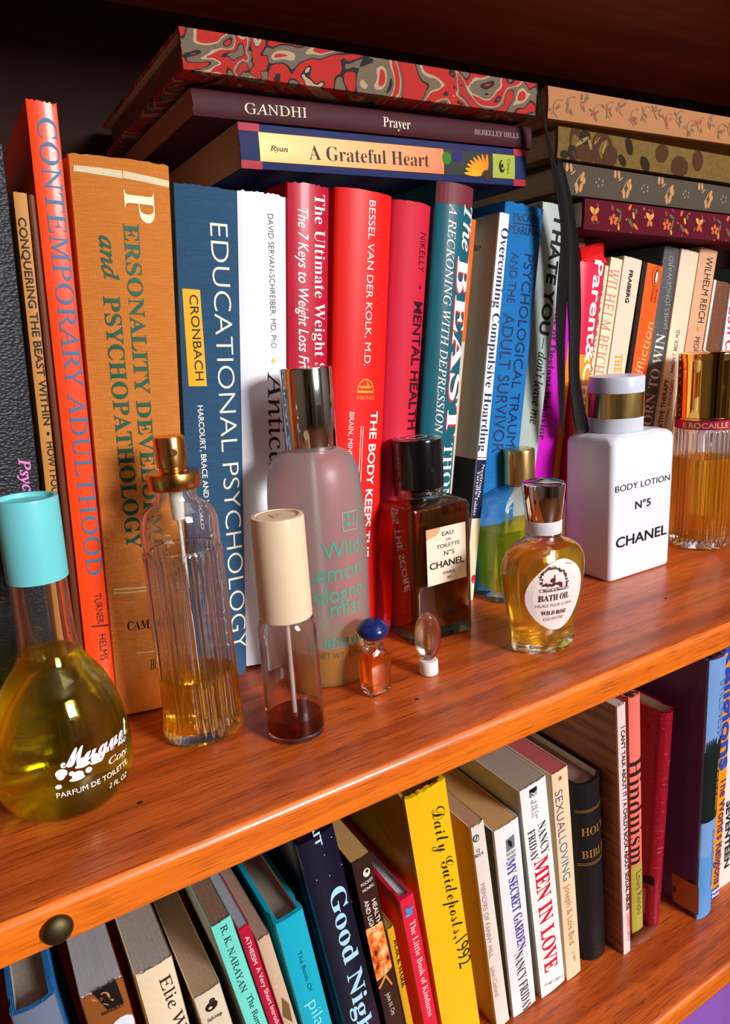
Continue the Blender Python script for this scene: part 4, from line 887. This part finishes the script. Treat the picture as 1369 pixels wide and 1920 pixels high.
W.text('PARFUM DE TOILETTE', 'sans', 0, (106, 1492), (236, 1426), .0021, 'lettering', mt=WH); W.text('2 FL. OZ', 'sans', 0, (205, 1473), (236, 1450), .0022, 'volume', mt=WH); W.text('Coty', 'ital', 0, (203, 1428), (236, 1404), .0026, 'signature', mt=WH)
def wblob(W, items, mt, name):
    V, F = [], []
    for px, py, rx, rz in items:
        a = W.ang((px, py)); r = Vector(W.surf(a.x, a.y, 0)[:2]).length; n = 12; base = len(V)
        for i in range(n): t = 2*math.pi*i/n; V.append(W.surf(a.x+rx*math.cos(t)/r, a.y+rz*math.sin(t), .0003))
        F.append(tuple(range(base, base+n)))
    return mesh_obj(name, V, F, mt, W.root)
wblob(W, [(131, 1433, .0013, .0011), (154, 1428, .0022, .0017), (155, 1434, .0029, .0009), (179, 1421, .0020, .0017), (180, 1427, .0026, .0008), (115, 1450, .0022, .0017), (114, 1455, .0015, .0016), (134, 1450, .0010, .0009), (146, 1453, .0022, .0017), (145, 1459, .0029, .0009), (166, 1443, .0013, .0011), (110, 1475, .0012, .0010)], WH, 'bell_flower_print')

# 2. ribbed atomizer with gold top ------------------------------------------------------
at = empty('atomizer_bottle', (.0818, .0745, .0003)); tag(at, 'tall ribbed glass atomizer half full of amber perfume, gold spray top', 'bottle')
R_ = [(0.0, .0165, .0135), (.0008, .0182, .0150), (.004, .0190, .0158), (.0085, .0186, .0154), (.012, .0182, .0150), (.030, .0182, .0150), (.060, .0180, .0149), (.086, .0177, .0147), (.0905, .0177, .0147), (.0915, .0169, .0140), (.094, .0171, .0142), (.101, .0172, .0143), (.1045, .0168, .0140), (.108, .0155, .0130), (.1105, .0130, .0114), (.1125, .0102, .0098), (.1145, .0090, .0090), (.1185, .0088, .0088)]
outer = [(z, a, b_, None) for z, a, b_ in R_]
g, inn = shell('glass_body', outer, .0020, .0065, GLASS, at, 192, (34, .055, .007, .089))
fill('perfume', inn, .0312, liquid('amber_perfume', (1, .72, .16), .10, .10), at, 96)
lathe('collar', [(.1183, .0090), (.1185, .0110), (.1192, .0114), (.1245, .0114), (.1255, .0110), (.1256, .0062), (.1262, .0056), (.1275, .0055)], COPPER, at, 48)
lathe('spray_top', [(.1275, .0060), (.1280, .0065), (.1400, .0067), (.1409, .0063), (.1410, .0004)], COPPER, at, 40)
nz = lathe('spray_hole', [(0, .0016), (.0004, .0015), (.0004, .0001)], mat((90, 60, 34), .4), at, 20, axis='-y'); nz.location = (-.0005, -.0065, .1345)
lathe('dip_tube', [(.008, .0008), (.104, .0008)], mat((226, 224, 216), .3), at, 10); lathe('pump_stem', [(.104, .0026), (.1165, .0030), (.118, .0060)], mat((226, 220, 206), .35), at, 20)

# 3. frosted bottle with silver cap ------------------------------------------------------
sv = empty('cologne_bottle', (.1583, .0932, .0003)); tag(sv, 'large frosted glass cologne bottle with tall silver cap and green lettering', 'bottle')
outer = [(z, r, r, None) for z, r in [(0, .0200), (.0012, .0220), (.006, .0230), (.02, .0241), (.04, .0249), (.06, .0253), (.085, .0253), (.10, .0246), (.108, .0238), (.113, .0229), (.117, .0215), (.1195, .0198), (.1215, .0175), (.1228, .0145), (.1235, .0125), (.1245, .0118)]]
M = N('frosted_glass'); out = M.t.nodes['Material Output']
gl = M.n('ShaderNodeBsdfGlass'); gl.inputs['Roughness'].default_value = .42; gl.inputs['IOR'].default_value = 1.25; gl.inputs['Color'].default_value = (.96, .95, .95, 1)
df = M.n('ShaderNodeBsdfTranslucent'); df.inputs[0].default_value = (.84, .80, .77, 1); dd = M.n('ShaderNodeBsdfDiffuse'); dd.inputs[0].default_value = (.72, .67, .64, 1)
m1 = M.n('ShaderNodeMixShader'); m1.inputs[0].default_value = .62; m2 = M.n('ShaderNodeMixShader'); m2.inputs[0].default_value = .32
M.l(df.outputs[0], m1.inputs[1]); M.l(dd.outputs[0], m1.inputs[2]); M.l(gl.outputs[0], m2.inputs[1]); M.l(m1.outputs[0], m2.inputs[2])
gs = M.n('ShaderNodeBsdfGlossy'); gs.inputs['Roughness'].default_value = .35; lw = M.n('ShaderNodeLayerWeight'); lw.inputs[0].default_value = .25; m3 = M.n('ShaderNodeMixShader')
M.l(lw.outputs['Fresnel'], m3.inputs[0]); M.l(m2.outputs[0], m3.inputs[1]); M.l(gs.outputs[0], m3.inputs[2]); M.l(m3.outputs[0], out.inputs['Surface'])
M2 = M.m.copy(); M2.name = 'frosted_glass_wet'
for nd in M2.node_tree.nodes:
    if nd.type in ('BSDF_TRANSLUCENT', 'BSDF_DIFFUSE', 'BSDF_GLASS'): nd.inputs[0].default_value = (.86, .56, .18, 1)
outer.insert(4, (.0228, .0242, .0242, None))
g = loft('frosted_body', outer, [M.m, M2], sv, 72, mi=[1 if q_[0] < .0227 else 0 for q_ in outer])
MB_ = N('cologne_liquid'); MB_.b.inputs['Base Color'].default_value = (.95, .62, .16, 1); MB_.b.inputs['Roughness'].default_value = .3; MB_.b.inputs['Transmission Weight'].default_value = .5
loft('cologne', [(.0025, .0205, .0205, None), (.006, .0222, .0222, None), (.0225, .0236, .0236, None)], MB_.m, sv, 64)
lathe('cap', [(.1232, .0130), (.1236, .0133), (.1632, .0131), (.1640, .0127), (.1641, .0004)], CHROME, sv, 64)
lathe('dip_tube', [(.006, .0009), (.12, .0009)], mat((210, 206, 200), .4), sv, 10)
W = Wrap(sv, g); G = mat((64, 168, 140), .5, var=.05)
W.text('Wild', 'sans', 0, (604, 1035), (671, 1018), .0086, 'title', mt=G); W.text('Lemon', 'sans', 0, (572, 1079), (674, 1059), .0086, 'title', mt=G); W.text('Cologne', 'sans', 0, (562, 1119), (676, 1097), .0086, 'title', mt=G); W.text('mist', 'sans', 0, (619, 1143), (676, 1127), .0086, 'title', mt=G)
W.text('REVLON', 'serif', 0, (607, 1207), (680, 1192), .0052, 'maker_name', mt=G); W.text('NET WT. 4.25 OZ', 'thin', 0, (596, 1230), (684, 1213), .0034, 'volume', mt=mat((90, 90, 60), .5))
wblob(W, [(652, 967, .0011, .0011), (652, 982, .0011, .0011), (661, 972, .0008, .0012), (660, 982, .0010, .0004), (645, 974, .0010, .0003), (658, 964, .0003, .0010), (646, 983, .0004, .0008)], G, 'leaf_emblem')
def wframe(W, pts, mt, name, wd=.00025):
    A_ = [W.ang(p) for p in pts]; V, F = [], []; n = len(A_)
    for i in range(n):
        a, b_ = A_[i], A_[(i+1) % n]; r = .024; base = len(V)
        for t in range(7):
            q = a+(b_-a)*t/6
            d = Vector(((b_.x-a.x)*r, b_.y-a.y)).normalized(); nn_ = Vector((-d.y, d.x))*wd
            for s_ in (-1, 1): V.append(W.surf(q.x+nn_.x*s_/r, q.y+nn_.y*s_, .0003))
        F += [(base+2*t, base+2*t+1, base+2*t+3, base+2*t+2) for t in range(6)]
    return mesh_obj(name, V, F, mt, W.root)
wframe(W, [(641, 962), (668, 956), (668, 990), (643, 996)], mat((120, 176, 156), .6), 'emblem_frame')

# 4. small cylinder with cream cap -------------------------------------------------------
cr = empty('perfume_vial', (.1172, .0482, .0003)); tag(cr, 'slim clear cylinder with tall cream cap and a little dark red perfume', 'bottle')
outer = [(z, r, r, None) for z, r in [(0, .0122), (.0007, .0131), (.002, .0134), (.0500, .0134), (.0535, .0132), (.0560, .0124), (.0572, .0116), (.0580, .0106)]]
PGL = glass_mat('pinkish_glass', (.98, .95, .94), .02, 1.45, .12)
g, inn = shell('glass_body', outer, .0014, .0030, PGL, cr, 64)
fill('perfume', inn, .0105, liquid('dark_red_perfume', (.58, .10, .08), .10, .05), cr, 64)
CRM_ = mat((232, 206, 172), .34, var=.03)
lathe('cap', [(.0578, .0114), (.0580, .0119), (.1035, .0117), (.1046, .0113), (.1048, .0096), (.1042, .0092), (.1042, .0003)], CRM_, cr, 64)
lathe('dip_tube', [(.004, .0010), (.056, .0012)], mat((214, 190, 180), .3), cr, 12)
arc_ring('cap_ring', 0, 0, .1042, .0088, .0006, 0, 6.2832, mat((206, 170, 130), .4), cr, 40)
P, F = layout('F', 'heavy', (-.0026, 0), (.0026, 0), .0060); mesh_obj('embossed_mark', [(x, y, .1045) for x, y in P], F, mat((222, 194, 156), .4), cr)

# 5. square dark amber bottle with black cap --------------------------------------------
ch = empty('perfume_bottle', (.2340, .1085, .0003)); tag(ch, 'large square dark amber bottle with glossy black cap and cream label', 'bottle')
hx, hy = .0215, .0225; outer = [(0, hx-.0012, hy-.0012, .0040), (.0008, hx, hy, .0042), (.040, hx, hy, .0040), (.078, hx, hy, .0040), (.0808, hx-.0008, hy-.0008, .0040), (.0822, hx-.0030, hy-.0030, .0050), (.0838, .0160, .0160, .0130), (.0846, .0148, .0148, None), (.0856, .0142, .0142, None), (.0870, .0146, .0146, None), (.0882, .0140, .0140, None), (.0890, .0125, .0125, None), (.0905, .0120, .0120, None)]
g, inn = shell('glass_body', outer, .0022, .0075, GLASS, ch, 64)
fill('perfume', inn, .0800, liquid('dark_amber_perfume', (.86, .30, .05), .10, .07), ch, 64)
BK = mat((14, 12, 14), .16, coat=.6, var=.05)
lathe('cap', [(.0893, .0144), (.0897, .0151), (.0915, .0151), (.1165, .0149), (.1177, .0146), (.1179, .0130), (.1179, .0003)], BK, ch, 64)
SVR = mat((226, 222, 222), .35)
arc_ring('cap_emblem_ring', 0, 0, .1180, .0108, .0005, 0, 6.2832, SVR, ch, 48)
arc_ring('cap_emblem_letter', -.0018, 0, .1180, .0042, .0011, math.radians(45), math.radians(315), SVR, ch); arc_ring('cap_emblem_letter', .0018, 0, .1181, .0042, .0011, math.radians(-135), math.radians(135), SVR, ch)
def face_quad(root, y, pts, mt, name, off):
    V = []
    for p in pts:
        d = ray(p); t = (root.location.y+y-CAM.y)/d.y; P = CAM+d*t-root.location; V.append((P.x, y-off, P.z))
    x0 = (V[0][0]+V[3][0])/2; x1 = (V[1][0]+V[2][0])/2; z1 = (V[0][2]+V[1][2])/2; z0 = (V[2][2]+V[3][2])/2
    return mesh_obj(name, [(x0, y-off, z0), (x1, y-off, z0), (x1, y-off, z1), (x0, y-off, z1)], [(0, 1, 2, 3)], mt, root), (x0, x1, z0, z1)
lab, (x0, x1, z0, z1) = face_quad(ch, -hy, [(797, 1000), (872, 973), (875, 1076), (804, 1105)], mat((240, 224, 200), .55, var=.03), 'label', .0001)
V = [(x0, -hy-.00015, z1), (x0+.010, -hy-.00015, z1), (x0+.0095, -hy-.00015, z1-.0022), (x0+.0068, -hy-.00015, z1-.0046), (x0+.003, -hy-.00015, z1-.0052), (x0, -hy-.00015, z1-.0066)]
mesh_obj('label_stain', V, [tuple(range(6))], mat((226, 172, 124), .6), ch)
def lt(s, st, fa, fb, fz, h): P, F = layout(s, st, (x0+(x1-x0)*fa, z0+(z1-z0)*fz), (x0+(x1-x0)*fb, z0+(z1-z0)*fz), h); mesh_obj('lettering', [(x, -hy-.0003, z) for x, z in P], F, mat((44, 34, 30), .5), ch)
lt('EAU', 'sans', .40, .68, .875, .0024); lt('DE', 'sans', .50, .62, .765, .0013); lt('TOILETTE', 'sans', .25, .84, .665, .0022); lt('N°5', 'sans', .43, .69, .525, .0028); lt('CHANEL', 'bold', .06, .94, .345, .0040); lt('PARIS', 'sans', .40, .70, .175, .0018); lt('80°', 'sans', .50, .64, .085, .0014)

# 6. miniature with blue stopper ------------------------------------------------------
bl = empty('miniature_bottle', (.1667, .0565, .0003)); tag(bl, 'tiny clear miniature with deep blue stopper and orange perfume', 'bottle')
outer = [(0, .0052, .0046, .0015), (.0006, .0060, .0053, .0018), (.003, .0064, .0056, .0018), (.014, .0069, .0060, .0018), (.020, .0066, .0058, .0022), (.0228, .0056, .0052, .0028), (.0242, .0046, .0046, None), (.0252, .0043, .0043, None), (.0262, .0050, .0050, None), (.0272, .0044, .0044, None), (.0285, .0052, .0052, None), (.0298, .0048, .0048, None)]
g, inn = shell('glass_body', outer, .0013, .0038, GLASS, bl, 48)
fill('perfume', inn, .0222, liquid('orange_perfume', (1, .52, .14), .10), bl, 48)
lathe('stopper', [(.0296, .0040), (.0306, .0056), (.0322, .0074), (.0340, .0083), (.0352, .0082), (.0368, .0072), (.0385, .0056), (.0397, .0034), (.0400, .0004)], mat((22, 38, 104), .28, coat=.4), bl, 12)
# 7. tiny oval vial on white plug ------------------------------------------------------
tv = empty('perfume_vial', (.2004, .0570, .0003), (0, 0, math.radians(-20))); tag(tv, 'tiny empty oval glass vial upside down on its white cap', 'bottle')
lathe('cap', [(0, .0048), (.0005, .0051), (.0072, .0050), (.0078, .0046), (.0079, .0004)], mat((236, 232, 226), .4, var=.03), tv, 32)
def oval(kx, ky, z0, z1, n=16):
    S = []
    for i in range(n+1):
        t = math.pi*i/n; z = (z0+z1)/2-(z1-z0)/2*math.cos(t); q = max(math.sin(t), .06)**.75; S.append((z, kx*q, ky*(.45+.55*q), None))
    return S
OG = glass_mat('cloudy_glass', (.96, .93, .88), .12, 1.4, .35)
loft('glass_body', oval(.0073, .0036, .0078, .0338), OG, tv, 40); loft('rim', [(z, a*.80, b_*1.10, c) for z, a, b_, c in oval(.0073, .0036, .0102, .0310)], OG, tv, 40)
loft('residue', [(.014, .0008, .0006, None), (.017, .0012, .0007, None), (.0225, .0007, .0005, None)], mat((186, 130, 60), .4), tv, 12)

# 8. gold capped square bottle -----------------------------------------------------------
gc = empty('perfume_bottle', (.3240, .1205, .0003)); tag(gc, 'clear square shouldered bottle of yellow perfume with brushed gold cap, behind the oval label bottle', 'bottle')
hx, hy = .0300, .0172; outer = [(0, hx-.0010, hy-.001, .006), (.0008, hx, hy, .006), (.030, hx+.0002, hy, .006), (.060, hx, hy, .006), (.0650, hx-.0012, hy-.001, .007), (.0690, hx-.0050, hy-.003, .009), (.0725, hx-.0130, hy-.0050, .010), (.0745, .0105, .0100, None), (.0760, .0094, .0094, None), (.0772, .0090, .0090, None)]
g, inn = shell('glass_body', outer, .0030, .0070, GLASS, gc, 64)
fill('perfume', inn, .0475, liquid('yellow_perfume', (1, .88, .12), .10, .20), gc, 64)
lathe('cap', [(.0752, .0100), (.0756, .0107), (.0965, .0106), (.0980, .0103), (.0984, .0092), (.0984, .0003)], GOLDB, gc, 56)
arc_ring('cap_emblem_letter', -.0012, 0, .0985, .0030, .0008, math.radians(45), math.radians(315), mat((250, 236, 206), .3, metal=1), gc); arc_ring('cap_emblem_letter', .0012, 0, .0986, .0030, .0008, math.radians(-135), math.radians(135), mat((250, 236, 206), .3, metal=1), gc)

# 9. bath oil ------------------------------------------------------------------------------
bo = empty('bath_oil_bottle', (.2742, .0472, .0003)); tag(bo, 'flat shouldered golden bath oil bottle with chrome cap and oval label', 'bottle')
q = .64; rs = [(0, .0188), (.0007, .0205), (.0025, .0212), (.0045, .0203), (.0062, .0198), (.010, .0206), (.020, .0232), (.030, .0254), (.040, .0268), (.047, .0272), (.052, .0264), (.0565, .0236), (.0598, .0192), (.0620, .0146), (.0634, .0112)]
outer = [(z, r, r*(q+.10*(r < .02)+.12*(r < .012)), None) for z, r in rs]+[(.0640, .0098, .0096, None), (.0650, .0092, .0092, None), (.0660, .0098, .0098, None), (.0672, .0092, .0092, None), (.0690, .0090, .0090, None)]
g, inn = shell('glass_body', outer, .0015, .0060, GLASS, bo, 72)
fill('bath_oil', inn, .0605, liquid('golden_oil', (1, .80, .34), .10, .07), bo, 72)
lathe('neck_sleeve', [(.0668, .0095), (.0668, .0099), (.0735, .0100), (.0740, .0097)], mat((222, 218, 220), .6, 'worn'), bo, 48)
lathe('cap', [(.0738, .0096), (.0742, .0099), (.0930, .0117), (.0942, .0116), (.0945, .0108), (.0938, .0090), (.0936, .0003)], metal_mat('bright_chrome', (226, 216, 204), .05), bo, 64)
W = Wrap(bo, g)
ca = W.ang((1036, 1116)); rr_ = Vector(W.surf(ca.x, ca.y, 0)[:2]).length
zt_, zb_ = W.ang((1040, 1050)).y, W.ang((1030, 1183)).y; cz = (zt_+zb_)/2; hh = (zt_-zb_)/2
aL, aR = W.ang((984, 1122)).x, W.ang((1087, 1105)).x; cA = (aL+aR)/2; hA = (aR-aL)/2
V = [W.surf(cA, cz, .00015)]; F = []; K, Rr = 40, 6
for j in range(1, Rr+1):
    for i in range(K): t = 2*math.pi*i/K; V.append(W.surf(cA+hA*j/Rr*math.cos(t), cz+hh*j/Rr*math.sin(t), .00015))
F += [(0, 1+i, 1+(i+1) % K) for i in range(K)]
for j in range(Rr-1): F += [(1+j*K+i, 1+(j+1)*K+i, 1+(j+1)*K+(i+1) % K, 1+j*K+(i+1) % K) for i in range(K)]
mesh_obj('oval_label', V, F, mat((236, 222, 216), .5, var=.03), bo)
INK = mat((96, 50, 44), .5)
W.text('BATH OIL', 'serifb', 0, (1009, 1123), (1066, 1113), .0036, 'title', .0004, mt=INK); W.text('HUILE POUR LE BAIN', 'thin', 0, (1004, 1137), (1070, 1126), .0017, 'lettering', .0004, mt=INK); W.text('WILD ROSE', 'serifb', 0, (1014, 1150), (1060, 1143), .0025, 'lettering', .0004, mt=INK); W.text('EGLANTINE', 'thin', 0, (1019, 1161), (1055, 1154), .0018, 'lettering', .0004, mt=INK)
its = []; rw = random.Random(2)
for i in range(34):
    t = math.radians(-35+i*250/33); its.append((1039+24*math.cos(t)+rw.uniform(-2, 2), 1087-21*math.sin(t)+rw.uniform(-2, 2), rw.uniform(.0005, .0009), rw.uniform(.0004, .0009)))
for i in range(12): its.append((1024+i*2.6, 1098+rw.uniform(-2, 1)-i*.3, .0007, rw.uniform(.0006, .0016)))
its += [(1037, 1088, .0016, .0014), (1040, 1084, .0004, .0022)]
wblob(W, its, INK, 'wreath_emblem'); wframe(W, [(1012, 1106), (1064, 1097), (1065, 1102), (1013, 1111)], INK, 'banner', .00015); W.text('Woods of Windsor', 'serifb', 0, (1018, 1108), (1060, 1101), .0013, 'banner_lettering', .0004, mt=INK)

# 10. white lotion bottle -----------------------------------------------------------------
lb = empty('lotion_bottle', (.4098, .1092, .0003)); tag(lb, 'square white body lotion bottle with black lettering, white and gold cap', 'bottle')
hx, hy = .0323, .0214; WHT = mat((228, 230, 240), .22, coat=.4, var=.03)
loft('body', [(0, hx-.003, hy-.003, .004), (.0006, hx-.0008, hy-.0008, .004), (.0025, hx, hy, .004), (.050, hx, hy, .004), (.0950, hx, hy, .0045), (.0980, hx-.0006, hy-.0006, .005), (.1000, hx-.0022, hy-.0022, .006), (.1012, hx-.006, hy-.006, .008), (.1020, .0215, .0175, .0150), (.1022, .0010, .0010, None)], WHT, lb, 64)
lp = lathe('cap', [(.1020, .0182), (.1022, .0186), (.1118, .0186), (.1119, .0184)], mat((206, 212, 224), .34, var=.03), lb, 64)
l2 = lathe('gold_band', [(.1119, .0184), (.1120, .0188), (.1285, .0188), (.1286, .0185)], GOLDB, lb, 64)
l3 = lathe('cap_top', [(.1286, .0184), (.1288, .0187), (.1385, .0186), (.1396, .0180), (.1400, .0150), (.1402, .0004)], mat((200, 208, 222), .3, var=.03), lb, 64)
for q_ in (lp, l2, l3): q_.location = (-.0044, .0010, 0)
plane_text(lb, -hy, 'BODY LOTION', 'sans', (24, 24, 30), (1154, 917), (1256, 896), .0043, 'lettering'); plane_text(lb, -hy, 'N°5', 'bold', (24, 24, 30), (1191, 947), (1220, 941), .0056, 'lettering'); plane_text(lb, -hy, 'CHANEL', 'bold', (20, 20, 26), (1155, 1015), (1250, 996), .0075, 'lettering')

# 11. fluted bottle with gold cap --------------------------------------------------------
rc = empty('perfume_bottle', (.4998, .1046, .0003)); tag(rc, 'fluted round bottle of amber perfume with tall gold cap and magenta band, far right', 'bottle')
outer = [(z, r, r, None) for z, r in [(0, .0185), (.0007, .0200), (.003, .0208), (.006, .0214), (.009, .0216), (.030, .0216), (.060, .0215), (.090, .0213), (.0930, .0208), (.0945, .0196), (.0955, .0180)]]
g, inn = shell('glass_body', outer, .0028, .0085, GLASS, rc, 180, (30, .06, .008, .091))
fill('perfume', inn, .0710, liquid('honey_perfume', (1, .68, .14), .10, .12), rc, 90)
MG = mat((176, 24, 78), .3, coat=.4)
lathe('magenta_band', [(.0938, .0210), (.0940, .0215), (.1005, .0215), (.1007, .0212)], MG, rc, 64); lathe('gold_rim', [(.1007, .0212), (.1009, .0219), (.1020, .0219), (.1022, .0212)], GOLD, rc, 64)
cp = lathe('cap', [(.1022, .0206), (.1024, .0209), (.1250, .0207), (.1430, .0209), (.1480, .0213), (.1492, .0211), (.1500, .0190), (.1506, .0120), (.1508, .0004)], metal_mat('mirror_gold', (240, 190, 96), .05), rc, 72)
W = Wrap(rc, [o for o in rc.children if o.name.startswith('magenta_band')][0])
P, F = layout('E ROCAILLE', 'bold', (-3.30*.0215, .0972), (-1.75*.0215, .0972), .0040)
W.put(P, F, .0215, mat((236, 196, 130), .35, metal=.5), 'lettering', .0003)

# prints and marks that sit on one part become that part's children
def under(root, part, names):
    p = [o for o in root.children if o.name.split('.')[0] == part][0]
    for o in list(root.children):
        if o is not p and o.name.split('.')[0] in names:
            o.location = o.location-p.location; o.parent = p
under(ch, 'label', ('lettering', 'label_stain')); under(ch, 'cap', ('cap_emblem_ring', 'cap_emblem_letter'))
under(gc, 'cap', ('cap_emblem_letter',)); under(at, 'spray_top', ('spray_hole',)); under(cr, 'cap', ('cap_ring', 'embossed_mark'))
under(bo, 'oval_label', ('title', 'lettering', 'wreath_emblem', 'banner', 'banner_lettering')); under(rc, 'magenta_band', ('lettering',))
under(sv, 'frosted_body', ('title', 'maker_name', 'volume', 'leaf_emblem', 'emblem_frame')); under(mg, 'glass_body', ('title', 'lettering', 'volume', 'signature', 'bell_flower_print'))
